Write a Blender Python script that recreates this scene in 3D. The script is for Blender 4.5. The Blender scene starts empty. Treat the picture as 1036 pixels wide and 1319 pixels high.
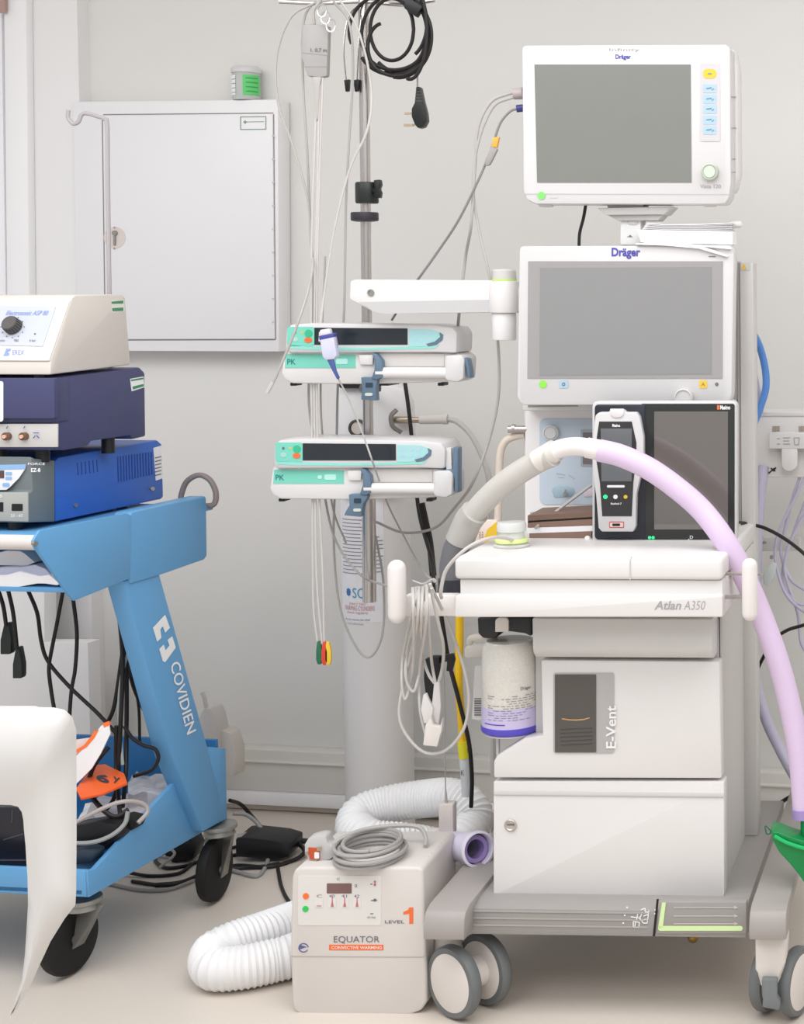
import bpy, bmesh, math, random
from mathutils import Vector, Matrix
random.seed(7)
SC = bpy.context.scene
COL = SC.collection
W, H = 1036.0, 1319.0
# ------------------------------------------------------------------ camera
CAM_Z, FPX, PX, PY, PITCH, ROLL = 1.44, 2050.0, 1150.0, 457.0, 0.040, 0.004
CAM = Vector((0, 0, CAM_Z))
_cp, _sp = math.cos(PITCH), math.sin(PITCH)
_R = Vector((1, 0, 0)); _U = Vector((0, _sp, _cp)); _F = Vector((0, _cp, -_sp))
RIGHT = _R * math.cos(ROLL) - _U * math.sin(ROLL)
UP = _R * math.sin(ROLL) + _U * math.cos(ROLL)
cd = bpy.data.cameras.new('camera')
cam = bpy.data.objects.new('camera', cd); COL.objects.link(cam)
m = Matrix.Identity(4)
for i in range(3):
    m[i][0] = RIGHT[i]; m[i][1] = UP[i]; m[i][2] = -_F[i]; m[i][3] = CAM[i]
cam.matrix_world = m
cd.sensor_fit = 'HORIZONTAL'; cd.sensor_width = 36.0
cd.lens = 36.0 * FPX / W
cd.shift_x = -(PX - W / 2) / W
cd.shift_y = -(H / 2 - PY) / W
cd.clip_start = 0.05; cd.clip_end = 60
SC.camera = cam
# ------------------------------------------------------------------ light
wd = bpy.data.worlds.new('room_light'); SC.world = wd; wd.use_nodes = True
bg = wd.node_tree.nodes['Background']
bg.inputs[0].default_value = (0.985, 0.995, 1.02, 1); bg.inputs[1].default_value = 0.55
def area(name, loc, size, size_y, power, aim, col=(.985, .995, 1.02)):
    l = bpy.data.lights.new(name, 'AREA'); l.shape = 'RECTANGLE'; l.size = size; l.size_y = size_y
    l.energy = power; l.color = col
    o = bpy.data.objects.new(name, l); COL.objects.link(o); o.location = loc
    o.rotation_euler = (Vector(aim) - Vector(loc)).to_track_quat('-Z', 'Y').to_euler()
    return o
for lx_, ly_, pw_ in ((-2.3, 2.3, 26), (-.6, 2.3, 26), (1.1, 2.4, 18), (-1.6, .6, 22), (.5, .6, 22)):
    area('ceiling_panel_lamp', (lx_, ly_, 2.70), 1.6, 1.6, pw_, (lx_, ly_ + .25, 0))
SC.view_settings.view_transform = 'Standard'; SC.view_settings.look = 'None'
SC.view_settings.gamma = 1.0; SC.view_settings.exposure = 0.30
SC.view_settings.use_curve_mapping = False
# ------------------------------------------------------------------ projection helpers
def ray(px, py):
    return _F * FPX + RIGHT * (px - PX) - UP * (py - PY)
class Plane:
    def __init__(s, p0, n): s.p0 = Vector(p0); s.n = Vector(n).normalized()
    def __call__(s, px, py, off=0.0):
        d = ray(px, py); t = ((s.p0 + s.n * off) - CAM).dot(s.n) / d.dot(s.n)
        return CAM + d * t
def plane3(a, b, c):
    n = (b - a).cross(c - a).normalized()
    if n.dot(CAM - a) < 0: n = -n
    return Plane(a, n)
class Frame:
    """a yawed set of axes; y numbers read as distance from the camera"""
    def __init__(s, px, y, yaw):
        s.a = yaw; s.X = Vector((math.cos(yaw), -math.sin(yaw), 0)); s.Y = Vector((math.sin(yaw), math.cos(yaw), 0))
        s.pv = Vector(((px - PX) * y / FPX, y, 0))
    def w(s, x, y, z): return s.pv + s.X * (x - s.pv.x) + s.Y * (y - s.pv.y) + Vector((0, 0, z))
    def l(s, p):
        d = Vector((p.x, p.y, 0)) - s.pv
        return Vector((d.dot(s.X) + s.pv.x, d.dot(s.Y) + s.pv.y, p.z))
    def front(s, y): return Plane(s.w(s.pv.x, y, 0), -s.Y)
    def side(s, x): return Plane(s.w(x, s.pv.y, 0), s.X)
    def lx(s, px, py, y): return s.l(s.front(y)(px, py))
F0 = Frame(PX, 3.0, 0.0)
FM = Frame(790, 3.1, 0.044)
FC = Frame(112, 3.25, 0.13)
FW = Frame(350, 4.42, 0.16)
def P(px, py, y): return F0.front(y)(px, py)
def TP(l): return [P(*a) for a in l]
def top(z): return Plane((0, 0, z), (0, 0, 1))
# ------------------------------------------------------------------ materials
def lin(h):
    h = h.lstrip('#'); r = []
    for i in (0, 2, 4):
        c = int(h[i:i + 2], 16) / 255; r.append(c / 12.92 if c < .04045 else ((c + .055) / 1.055) ** 2.4)
    return r + [1.0]
_M = {}
def mat(name, col, rough=.45, metal=0, var=.03, scale=30, bump=0.0, trans=0, emit=0, alpha=1, spec=.5, coat=0, sheen=0, col2=None, ior=1.45):
    if name in _M: return _M[name]
    mt = bpy.data.materials.new(name); mt.use_nodes = True; nt = mt.node_tree
    b = nt.nodes['Principled BSDF']
    tc = nt.nodes.new('ShaderNodeTexCoord'); nz = nt.nodes.new('ShaderNodeTexNoise')
    nz.inputs['Scale'].default_value = scale; nz.inputs['Detail'].default_value = 4
    nt.links.new(tc.outputs['Object'], nz.inputs['Vector'])
    mx = nt.nodes.new('ShaderNodeMix'); mx.data_type = 'RGBA'
    c = lin(col); 
    c2 = lin(col2) if col2 else [max(0, v * (1 - var * 2)) for v in c[:3]] + [1]
    mx.inputs[6].default_value = c; mx.inputs[7].default_value = c2
    if col2:
        rp = nt.nodes.new('ShaderNodeValToRGB'); rp.color_ramp.elements[0].position = .42; rp.color_ramp.elements[1].position = .6
        nt.links.new(nz.outputs['Fac'], rp.inputs[0]); nt.links.new(rp.outputs[0], mx.inputs[0])
    else: nt.links.new(nz.outputs['Fac'], mx.inputs[0])
    nt.links.new(mx.outputs[2], b.inputs['Base Color'])
    b.inputs['Roughness'].default_value = rough; b.inputs['Metallic'].default_value = metal
    b.inputs['Specular IOR Level'].default_value = spec; b.inputs['IOR'].default_value = ior
    b.inputs['Transmission Weight'].default_value = trans; b.inputs['Alpha'].default_value = alpha
    b.inputs['Coat Weight'].default_value = coat; b.inputs['Sheen Weight'].default_value = sheen
    if emit:
        b.inputs['Emission Color'].default_value = c; b.inputs['Emission Strength'].default_value = emit
    if bump:
        bp = nt.nodes.new('ShaderNodeBump'); bp.inputs['Strength'].default_value = bump; bp.inputs['Distance'].default_value = .002
        nt.links.new(nz.outputs['Fac'], bp.inputs['Height']); nt.links.new(bp.outputs[0], b.inputs['Normal'])
    _M[name] = mt; return mt
WHITE = mat('white_plastic', '#e0dddb', .38, var=.01)
WHITE2 = mat('pure_white_plastic', '#d3d1d1', .3, var=.01)
CREAM = mat('cream_plastic', '#ded7d1', .5, var=.015)
PAINT = mat('white_enamel', '#ebe9ea', .35, var=.008)
LGREY = mat('light_grey_plastic', '#cbc8c6', .45, var=.015)
CHAMP = mat('silver_panel', '#cfccc8', .45, .1, var=.02)
MGREY = mat('mid_grey_plastic', '#9b9794', .5, var=.02)
DGREY = mat('dark_grey_plastic', '#6d7071', .5, var=.02)
SLATE = mat('slate_grey', '#787c7e', .45, var=.02)
BLACK = mat('black_plastic', '#17181b', .4, var=.05)
RUBBER = mat('black_rubber', '#151414', .65, var=.08)
CORD = mat('black_cord', '#1b1517', .5, var=.05)
CHROME = mat('brushed_steel', '#c9c3bf', .25, .9, var=.04)
ZINC = mat('zinc_plated_steel', '#a9a8a2', .42, .75, var=.12, scale=60)
CLEARC = mat('grey_cable', '#b5b1ad', .45, var=.03)
WCABLE = mat('white_cable', '#c9c5c1', .45, var=.02)
NAVY = mat('navy_casing', '#46486e', .5, var=.03, scale=400, bump=.15)
ROYAL = mat('royal_blue_casing', '#3567bd', .45, var=.02)
CARTB = mat('blue_powder_coat', '#639fce', .42, var=.02, scale=200, bump=.08)
TEAL = mat('mint_panel', '#7bcfbb', .4, var=.02)
LTEAL = mat('pale_mint_panel', '#a6d8d6', .4, var=.02)
STEELB = mat('steel_blue_plastic', '#61778b', .4, var=.03)
ORANGE = mat('orange', '#f2723a', .5, var=.02)
GREEN = mat('green_lamp', '#41c46a', .4, var=.02)
LIME = mat('lime_glow', '#8fdc4e', .4, var=.02)
LIMEP = mat('pale_lime_strip', '#d5efae', .4, var=.02)
YEL = mat('yellow', '#e6c03a', .45, var=.02)
YELH = mat('yellow_hose', '#f2c21a', .4, var=.03)
RED = mat('red', '#d8412f', .45, var=.02)
DGREEN = mat('dark_green', '#2a6b4f', .45, var=.03)
SCREEN = mat('screen_reflection_grey', '#80817c', .22, var=.02, spec=.35)  # grey base stands for the bright room reflected in the screen
SCREEN2 = mat('screen_border', '#9d9a99', .25, var=.02)
DSCREEN = mat('dark_lcd', '#2b3036', .15, var=.03)
GLOSSB = mat('gloss_black', '#2f3130', .12, var=.02, spec=.5)
GLASSD = mat('dark_glass', '#655f5a', .03, var=.02, spec=.5, ior=1.9)
BLUEP = mat('pale_blue_panel', '#c6d2de', .4, var=.02)
BTN = mat('pale_blue_button', '#a9c3d3', .45, var=.02)
LAV = mat('lavender_hose', '#dcc6e3', .4, var=.02)
LAVD = mat('lavender_dark', '#a58fc9', .4, var=.02)
LILAC = mat('lilac_tube', '#bcb8cc', .35, var=.03)
TXT = mat('text_grey', '#6f6d73', .5)
TXB = mat('text_blue', '#4f4da6', .5)
TXW = mat('text_white', '#f2f2f2', .5)
TXK = mat('text_dark', '#30323a', .5)
PAPER = mat('paper', '#f3f1f2', .7, var=.02)
BROWN = mat('brown_card', '#8d7264', .7, var=.05)
PBLUE = mat('transducer_blue', '#4a4f9c', .35, var=.03)
CLEARP = mat('clear_plastic', '#f4f6f6', .15, trans=.75, alpha=.75, ior=1.1)
HOSEW = mat('white_corrugated', '#efeeee', .5, var=.01)
HOSEG = mat('translucent_hose', '#c6c2bc', .35, var=.02)
CART = mat('tray_blue', '#2b75ad', .45, var=.03)
CONS = mat('console_grey', '#70787a', .5, var=.04, scale=500, bump=.1)
CONSL = mat('console_light_grey', '#a9aba7', .5, var=.02)
BEIGE = mat('beige_casing', '#d9d2cb', .55, var=.02)
BEIGEW = mat('beige_front', '#dedbd5', .5, var=.01)
# ------------------------------------------------------------------ object helpers
CAT = {}
def tag(o, label=None, cat=None, group=None, kind=None):
    if label: o['label'] = label
    if cat: o['category'] = cat
    if group: o['group'] = group
    if kind: o['kind'] = kind
    return o
def thing(name, loc, label, cat, group=None, yaw=0.0):
    o = bpy.data.objects.new(name, None); COL.objects.link(o); o.empty_display_size = .05
    o.location = loc; o.rotation_euler = (0, 0, -yaw)
    return tag(o, label, cat, group)
def rootmat(o):
    while o.parent: o = o.parent
    return Matrix.Translation(o.location) @ o.rotation_euler.to_matrix().to_4x4()
def obj(name, bm, mt, parent=None, label=None, cat=None, group=None, kind=None, bev=0, seg=2, ang=35, flat=False):
    bmesh.ops.remove_doubles(bm, verts=bm.verts, dist=1e-6)
    bmesh.ops.recalc_face_normals(bm, faces=bm.faces)
    if bev:
        es = [e for e in bm.edges if len(e.link_faces) == 2 and e.calc_face_angle(0) > math.radians(35)]
        bmesh.ops.bevel(bm, geom=es, offset=bev, segments=seg, affect='EDGES', clamp_overlap=True, profile=.5)
    me = bpy.data.meshes.new(name)
    o = bpy.data.objects.new(name, me); COL.objects.link(o)
    if parent is not None:
        o.parent = parent; M = rootmat(parent).inverted()
    else:
        zs = min(v.co.z for v in bm.verts)
        cx = sum(v.co.x for v in bm.verts) / len(bm.verts); cy = sum(v.co.y for v in bm.verts) / len(bm.verts)
        o.location = (cx, cy, zs); M = Matrix.Translation((-cx, -cy, -zs))
    bmesh.ops.transform(bm, matrix=M, verts=bm.verts)
    bm.to_mesh(me); bm.free()
    if not flat:
        me.polygons.foreach_set('use_smooth', [True] * len(me.polygons))
        me.set_sharp_from_angle(angle=math.radians(ang))
    me.materials.append(mt)
    return tag(o, label, cat, group, kind)
def NB(): return bmesh.new()
def rr(x0, y0, x1, y1, r=0, n=4):
    if not isinstance(r, (tuple, list)): r = (r,) * 4
    out = []
    for (cx, cy, a0, rad) in ((x0 + r[0], y0 + r[0], 180, r[0]), (x1 - r[1], y0 + r[1], 270, r[1]), (x1 - r[2], y1 - r[2], 0, r[2]), (x0 + r[3], y1 - r[3], 90, r[3])):
        if rad <= 0: out.append((cx, cy)); continue
        for k in range(n + 1):
            a = math.radians(a0 + 90 * k / n); out.append((cx + rad * math.cos(a), cy + rad * math.sin(a)))
    return out
def ell(cx, cy, rx, ry=None, n=24):
    ry = ry or rx
    return [(cx + rx * math.cos(2 * math.pi * k / n), cy + ry * math.sin(2 * math.pi * k / n)) for k in range(n)]
def prism(bm, front, vec):
    f = [bm.verts.new(p) for p in front]; b = [bm.verts.new(p + vec) for p in front]
    n = len(f)
    bm.faces.new(f); bm.faces.new(b[::-1])
    for i in range(n): bm.faces.new((f[i], b[i], b[(i + 1) % n], f[(i + 1) % n]))
    return bm
def ext(bm, pts, pl, d, off=0.0): return prism(bm, [pl(x, y, off) for x, y in pts], -pl.n * d)
def E(pts, pl, d, off=0.0): return ext(NB(), pts, pl, d, off)
def lbox(bm, F, x0, x1, y0, y1, z0, z1):
    return prism(bm, [F.w(x0, y0, z0), F.w(x1, y0, z0), F.w(x1, y0, z1), F.w(x0, y0, z1)], F.Y * (y1 - y0))
def cyl(bm, a, b, r, r2=None, n=20):
    a = Vector(a); b = Vector(b); r2 = r if r2 is None else r2
    return lathe(bm, [(r, 0), (r2, (b - a).length)], a, b - a, n)
def lathe(bm, prof, o, axis=(0, 0, 1), n=28, cap=True):
    axis = Vector(axis).normalized(); o = Vector(o)
    t = Vector((1, 0, 0)) if abs(axis.x) < .9 else Vector((0, 1, 0))
    u = axis.cross(t).normalized(); v = axis.cross(u)
    rings = []
    for r, h in prof:
        if r < 1e-6: rings.append([bm.verts.new(o + axis * h)])
        else: rings.append([bm.verts.new(o + axis * h + (u * math.cos(2 * math.pi * k / n) + v * math.sin(2 * math.pi * k / n)) * r) for k in range(n)])
    for A, B in zip(rings, rings[1:]):
        for k in range(n):
            k2 = (k + 1) % n
            if len(A) == 1 and len(B) == 1: continue
            if len(A) == 1: bm.faces.new((A[0], B[k], B[k2]))
            elif len(B) == 1: bm.faces.new((A[k], B[0], A[k2]))
            else: bm.faces.new((A[k], B[k], B[k2], A[k2]))
    if not cap: return bm
    if len(rings[0]) > 1: bm.faces.new(rings[0][::-1])
    if len(rings[-1]) > 1: bm.faces.new(rings[-1])
    return bm
def spline(pts, k=10):
    pts = [Vector(p) for p in pts]
    if len(pts) < 3:
        return [pts[0].lerp(pts[-1], i / k) for i in range(k + 1)]
    q = [pts[0] * 2 - pts[1]] + pts + [pts[-1] * 2 - pts[-2]]; out = []
    for i in range(1, len(q) - 2):
        p0, p1, p2, p3 = q[i - 1:i + 3]
        for j in range(k):
            t = j / k
            out.append(.5 * (2 * p1 + (p2 - p0) * t + (2 * p0 - 5 * p1 + 4 * p2 - p3) * t * t + (3 * p1 - p0 - 3 * p2 + p3) * t ** 3))
    out.append(pts[-1]); return out
def tube(bm, pts, r, n=8, k=8, corr=None, smooth=True, rads=None):
    """corr = (pitch, depth): rings of a corrugated hose"""
    s = spline(pts, k) if smooth else [Vector(p) for p in pts]
    if corr:
        L = [0]
        for a, b in zip(s, s[1:]): L.append(L[-1] + (b - a).length)
        N = int(L[-1] / corr[0]) * 4; ns = []; j = 0
        for i in range(N + 1):
            d = L[-1] * i / N
            while j < len(L) - 2 and L[j + 1] < d: j += 1
            ns.append(s[j].lerp(s[j + 1], (d - L[j]) / max(1e-9, L[j + 1] - L[j])))
        s = ns
    t = (s[1] - s[0]).normalized(); u = t.orthogonal().normalized(); rings = []
    for i, p in enumerate(s):
        t = (s[min(i + 1, len(s) - 1)] - s[max(i - 1, 0)]).normalized()
        u = (u - t * u.dot(t)).normalized(); v = t.cross(u)
        rad = r if rads is None else r * rads[0] + r * (rads[1] - rads[0]) * i / (len(s) - 1)
        if corr: rad = r - corr[1] * (0, .6, 1, .6)[i % 4]
        rings.append([bm.verts.new(p + (u * math.cos(2 * math.pi * a / n) + v * math.sin(2 * math.pi * a / n)) * rad) for a in range(n)])
    for A, B in zip(rings, rings[1:]):
        for a in range(n): bm.faces.new((A[a], B[a], B[(a + 1) % n], A[(a + 1) % n]))
    bm.faces.new(rings[0][::-1]); bm.faces.new(rings[-1])
    return bm
def T(l, r, **k): return tube(NB(), TP(l), r, **k)
def text(bm, s, quad, pl, off=.0008, bold=0.0, shear=0.0):
    """writing laid on a real surface; quad = (x0,y0,x1,y1) or four corners TL TR BR BL"""
    cu = bpy.data.curves.new('t', 'FONT'); cu.body = s; cu.offset = bold; cu.shear = shear; cu.resolution_u = 3
    o = bpy.data.objects.new('t', cu); COL.objects.link(o)
    me = bpy.data.meshes.new_from_object(o); bpy.data.objects.remove(o); bpy.data.curves.remove(cu)
    if not me.vertices: return bm
    xs = [v.co.x for v in me.vertices]; ys = [v.co.y for v in me.vertices]
    x0, x1, y0, y1 = min(xs), max(xs), min(ys), max(ys)
    if len(quad) == 4 and not isinstance(quad[0], (tuple, list)):
        a, b, c, d = quad; quad = ((a, b), (c, b), (c, d), (a, d))
    (ax, ay), (bx, by), (cx, cy), (dx, dy) = quad
    vs = []
    for v in me.vertices:
        s_ = (v.co.x - x0) / max(1e-6, x1 - x0); t_ = (v.co.y - y0) / max(1e-6, y1 - y0)
        X = (1 - s_) * t_ * ax + s_ * t_ * bx + s_ * (1 - t_) * cx + (1 - s_) * (1 - t_) * dx
        Y = (1 - s_) * t_ * ay + s_ * t_ * by + s_ * (1 - t_) * cy + (1 - s_) * (1 - t_) * dy
        vs.append(bm.verts.new(pl(X, Y, off)))
    for p in me.polygons:
        try: bm.faces.new([vs[i] for i in p.vertices])
        except ValueError: pass
    bpy.data.meshes.remove(me); return bm
def decal(bm, pts, pl, off=.0006, d=.0006): return ext(bm, pts, pl, d, off)
def line(bm, x0, y0, x1, y1, w, pl, off=.0007):
    dx, dy = x1 - x0, y1 - y0; L = math.hypot(dx, dy); nx, ny = -dy / L * w / 2, dx / L * w / 2
    return decal(bm, [(x0 + nx, y0 + ny), (x1 + nx, y1 + ny), (x1 - nx, y1 - ny), (x0 - nx, y0 - ny)], pl, off)
def ball(bm, c, r, sz=1.0):
    return lathe(bm, [(r * math.sin(math.pi * k / 8), -r * sz * math.cos(math.pi * k / 8)) for k in range(9)], c, (0, 0, 1), 16)
# ================================================================== SETTING
wallm = mat('wall_paint', '#e0deda', .8, var=.012, scale=3)
pierm = mat('wall_white_window_lit', '#ebe9e8', .8, var=.01, scale=3)  # white paint, lightened further in place of window light on the left
trimm = mat('trim_gloss', '#f2f0f0', .35, var=.008)  # gloss white, its colour raised to suggest window light at the left
floorm = mat('vinyl_floor', '#d9cfc3', .42, var=.03, scale=120)
covem = mat('vinyl_cove', '#c9bdb0', .5, var=.02, scale=90)
trunkm = mat('trunking_paint', '#dddad4', .5, var=.01)
def S(name, bm, m, bev=0): return obj(name, bm, m, kind='structure', bev=bev)
b = NB(); lbox(b, F0, -3.6, 3.2, -1.0, 6.0, -0.05, 0.0); S('floor', b, floorm)
yw = 4.42
wl = FW.lx(94, 300, yw - .09)          # right edge of the white wall pier
b = NB(); lbox(b, FW, wl.x - .05, 4.0, yw, yw + .1, 0, 2.75); S('wall_back', b, wallm)
b = NB(); lbox(b, FW, wl.x - 1.2, wl.x, yw - .05, yw + .1, 0, 2.75); S('wall_left', b, pierm)
b = NB(); lbox(b, F0, -3.6, 3.2, 0.2, 6.0, 2.75, 2.8); S('ceiling', b, mat('ceiling_paint', '#f0efec', .9, var=.01))
# pipe trunking and skirting along the back wall
tz1 = FW.lx(340, 966, yw - .05).z; tz0 = FW.lx(340, 1033, yw - .05).z
b = NB(); lbox(b, FW, wl.x, 4.0, yw - .05, yw, tz0 + .03, tz1)
lbox(b, FW, wl.x, 4.0, yw - .06, yw, tz1 - .035, tz1 - .028)
S('trim_1', b, trunkm, .004)
b = NB(); lbox(b, FW, wl.x, 4.0, yw - .065, yw, tz0 - .005, tz0 + .03); S('trim_2', b, trimm, .004)
b = NB(); lbox(b, FW, wl.x, 4.0, yw - .045, yw, 0, tz0 - .004); S('baseboard_back', b, covem, .01)
b = NB(); lbox(b, FW, wl.x - 1.2, wl.x + .012, yw - .062, yw - .05, 0, tz1 - .02); S('baseboard_left', b, trimm, .003)
# door frame at the far left
pl = FW.front(yw - .05)
b = NB(); ext(b, [(4, -30), (33, -30), (38, 420), (36, 1040), (8, 1040), (9, 420)], pl, .03, .03); S('trim_3', b, trimm, .004)
b = NB(); ext(b, [(-60, -30), (1, -30), (8, 420), (8, 1040), (-60, 1040)], pl, .012, .012); S('door_1', b, mat('door_leaf', '#f3f1f4', .5, var=.01), .002)
b = NB(); ext(b, [(-4, -6), (6, -6), (6, 16), (-4, 16)], pl, .01, .045)
obj('door_hinge', b, mat('copper_hinge', '#b99a92', .4, .4), None, kind='structure')
# boxed pipe casing behind the trolley (pale panel with a lower step)
pl2 = FW.front(yw - .30)
b = NB(); ext(b, [(-80, 600), (57, 600), (57, 828), (113, 828), (118, 1010), (-80, 1010)], FW.front(yw - .2), .05); S('trim_4', b, pierm, .002)

# ================================================================== WALL CABINET
cy = yw - .065
cl = FW.front(cy)
root = thing('wall_cabinet', FW.w(*FW.lx(230, 453, cy)[:2], FW.lx(230, 453, cy).z), 'white metal wall cabinet with one door, mounted left of the drip pole', 'cabinet', yaw=FW.a)
obj('body', E([(94, 131), (358, 128), (359.5, 453), (99, 452)], cl, .062), PAINT, root, bev=.003)
obj('door', E([(133, 149), (351, 146.5), (353.5, 436.5), (137, 437)], cl, .006, .005), PAINT, root, bev=.0015)
b = NB()
for l in ((352.6, 147, 355, 437), (133, 147.6, 352, 145.6), (137, 438.2, 355, 437.6), (131.6, 149, 135.6, 437)): line(b, *l, 1.3, cl, .0005)
obj('door_gap', b, mat('door_gap_grey', '#8f8a8a', .6), root)  # door joint drawn as thin grey lines
b = NB()
for k in range(9): line(b, 350.3, 175 + k * 30, 353.5, 175 + k * 30, 2, cl, .0065)
obj('hinge', b, CHAMP, root)
lk = obj('lock_plate', E(ell(147.5, 306, 14), cl, .002, .0062), mat('worn_pink_metal', '#dfd1ca', .5), root)
b = NB(); ext(b, ell(147, 300, 3.2), cl, .006, .012); ext(b, rr(145.8, 302, 148.2, 316, 1), cl, .003, .011)
for y in (293, 320): ext(b, ell(147, y, 1), cl, .001, .009)
obj('keyhole', b, ZINC, lk)
b = NB()
for l in ((309.5, 150.6, 343, 150.2), (309.5, 166.8, 343, 166.4), (310, 150, 310, 167), (342.5, 150, 342.5, 167)): line(b, *l, 1.2, cl, .0058)
line(b, 317, 157, 340, 156.7, .8, cl, .0058)
line(b, 313.5, 157.2, 318, 157.2, 1.5, cl, .0058); line(b, 315.7, 155, 315.7, 159.5, 1.5, cl, .0058)
obj('sticker', b, mat('sage_print', '#8fa696', .5), root)
# tub on top of the cabinet
tb = FW.lx(324, 128, cy + .05); pc = FW.w(tb.x, cy + .026, FW.lx(324, 128.3, cy).z + .001)
r = .038; root = thing('plastic_tub', pc, 'clear round plastic tub with white lid and green label on top of the wall cabinet', 'tub')
obj('body', lathe(NB(), [(r * .9, 0), (r * .96, .004), (r * .96, .072), (r, .074)], pc), mat('frosted_plastic', '#dfe4df', .25, trans=.3, ior=1.1), root)
obj('lid', lathe(NB(), [(r * 1.03, .074), (r * 1.04, .085), (r * .9, .09), (r * .86, .0925), (0, .0925)], pc), WHITE2, root)
def arc(bm, c, r, a0, a1, z0, z1, n=10):
    vs = [[bm.verts.new(c + Vector((r * math.sin(math.radians(a0 + (a1 - a0) * k / n)), -r * math.cos(math.radians(a0 + (a1 - a0) * k / n)), z))) for k in range(n + 1)] for z in (z0, z1)]
    for k in range(n): bm.faces.new((vs[0][k], vs[0][k + 1], vs[1][k + 1], vs[1][k]))
    return bm
def wrap(pts2, c, r, bm, depth=.0006):
    return bm
obj('label', arc(NB(), pc, r * 1.0, 8, 85, .012, .066), mat('tub_green', '#5fcf72', .5), root, label='green label')
obj('label', arc(NB(), pc, r * 1.0, -70, -25, .012, .066), PAPER, root, label='white label')
b = NB()
for k in range(4): arc(b, pc, r * 1.012, 20, 72, .02 + k * .012, .023 + k * .012)
for k in range(4): arc(b, pc, r * 1.012, -52, -24 , .018 + k * .012, .0195 + k * .012)
obj('print', b, mat('tub_dark_green', '#3c9a58', .5), root)

# ================================================================== BLUE TROLLEY
c0 = FC.lx(113, 1156, 3.25); SX = c0.x; sp = FC.side(SX)
def slx(px, py): return FC.l(sp(px, py))
y0 = 3.25
g = sp(113, 1270); root = thing('equipment_trolley', FC.w(SX - .3, y0 + .25, 0), 'blue metal equipment trolley on black castors carrying three stacked devices', 'trolley', yaw=FC.a)
tro = root
yb = slx(291, 1000).y
zt0 = c0.z; zt1 = FC.lx(113, 1122, y0).z; zbk = slx(291, 1054).z
XL = SX - .62
# lower tray
obj('side_panel', E([(113, 1122), (123, 1119), (226, 1007), (268, 962), (291, 964), (293, 1054), (115, 1156)], sp, .012, 0), CARTB, root, bev=.002, label='blue sloping side panel of the bottom tray')
b = NB()
lbox(b, FC, XL, SX - .004, y0, y0 + .012, zt0, zt1)
obj('front_lip', b, CARTB, root, bev=.002)
b = NB()
zb1 = slx(268, 962).z
prism(b, [FC.w(XL, y0, zt0 + .006), FC.w(SX - .013, y0, zt0 + .006), FC.w(SX - .013, yb - .02, zbk + .01), FC.w(XL, yb - .02, zbk + .01)], Vector((0, 0, .008)))
obj('tray_floor', b, CART, root)
b = NB(); lbox(b, FC, XL, SX - .013, yb - .02, yb - .008, zbk, zb1)
obj('back_panel', b, CART, root, bev=.001)
obj('back_bracket', E([(268, 962), (291, 964), (293, 1054), (264, 1070)], sp, .02, .02), CARTB, root, bev=.002)
# post
post = obj('post', E([(160, 748), (206, 738), (270, 968), (291, 1056), (262, 1072), (222, 975)], sp, .045, .024), CARTB, root, bev=.006, label='slanted blue post with white lettering')
b = NB()
text(b, 'COVIDIEN', ((231, 850), (253, 941), (241, 947), (219, 856)), sp, .0255, bold=.012)
for q in ([(213, 792), (219, 808.7), (213, 814.8), (210, 806.6), (206.5, 810.7), (208, 821.6), (202.7, 826.4), (197.3, 808.7)],
          [(222, 819.6), (226.6, 834), (213, 853), (210, 851.7), (205.5, 836), (211, 830.5), (213.7, 838), (218.5, 831.5), (216, 824.4)]):
    decal(b, q, sp, .0255)
obj('lettering', b, TXW, post)
# upper side plate + bracket
up = obj('upper_plate', E([(47, 690), (52, 683), (163, 661), (169, 664), (168, 745), (96, 774), (90, 768), (46, 706), (43, 697)], sp, .006, .03), CARTB, root, bev=.0015, label='blue upper side plate')
obj('bolt', E(ell(46.5, 700, 3), sp, .006, .036), ZINC, up)
obj('rear_bracket', E([(168, 664), (171, 660), (178, 658), (264, 639), (266, 641), (267, 716), (263, 721), (206, 741), (168, 752)], sp, .04, .028), CARTB, root, bev=.003)
# deck
zd = FC.lx(40, 686, y0 + .01).z - .0; yd1 = slx(262, 640).y
b = NB(); lbox(b, FC, XL, SX + .024, y0 - .005, yd1, zd - .012, zd); obj('deck', b, CARTB, root, bev=.002)
obj('label_strip', E([(160, 664), (196, 655), (201, 657), (169, 664.5)], top(zd), .001, .001), LGREY, root)
# handle bar at the front
za = FC.lx(20, 699, y0 - .01)
b = NB(); cyl(b, FC.w(XL, y0 - .0, za.z), FC.w(SX + .004, y0 - .0, za.z), .0165); obj('handle_bar', b, CREAM, root)
b = NB(); lbox(b, FC, XL, SX - .01, y0 + .02, y0 + .35, FC.lx(20, 762, y0 + .02).z, FC.lx(20, 756, y0 + .02).z); zs2 = FC.lx(20, 756, y0 + .02).z
obj('shelf', b, CARTB, root, bev=.001)
b = NB(); lbox(b, FC, XL, SX - .01, y0 + .33, y0 + .345, zs2 + .0005, zd - .012); obj('shelf_back', b, CART, root)
# curled grey handle
yh = slx(262, 650).y
obj('loop_handle', T([(233, 648, yh - .02), (234, 636, yh - .02), (241, 620, yh - .02), (256, 612, yh - .02), (270, 618, yh - .02), (278, 634, yh - .02), (276, 649, yh - .02), (263, 652, yh - .02)], .0065, n=10), mat('taupe_rubber', '#857977', .5), root)
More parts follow.
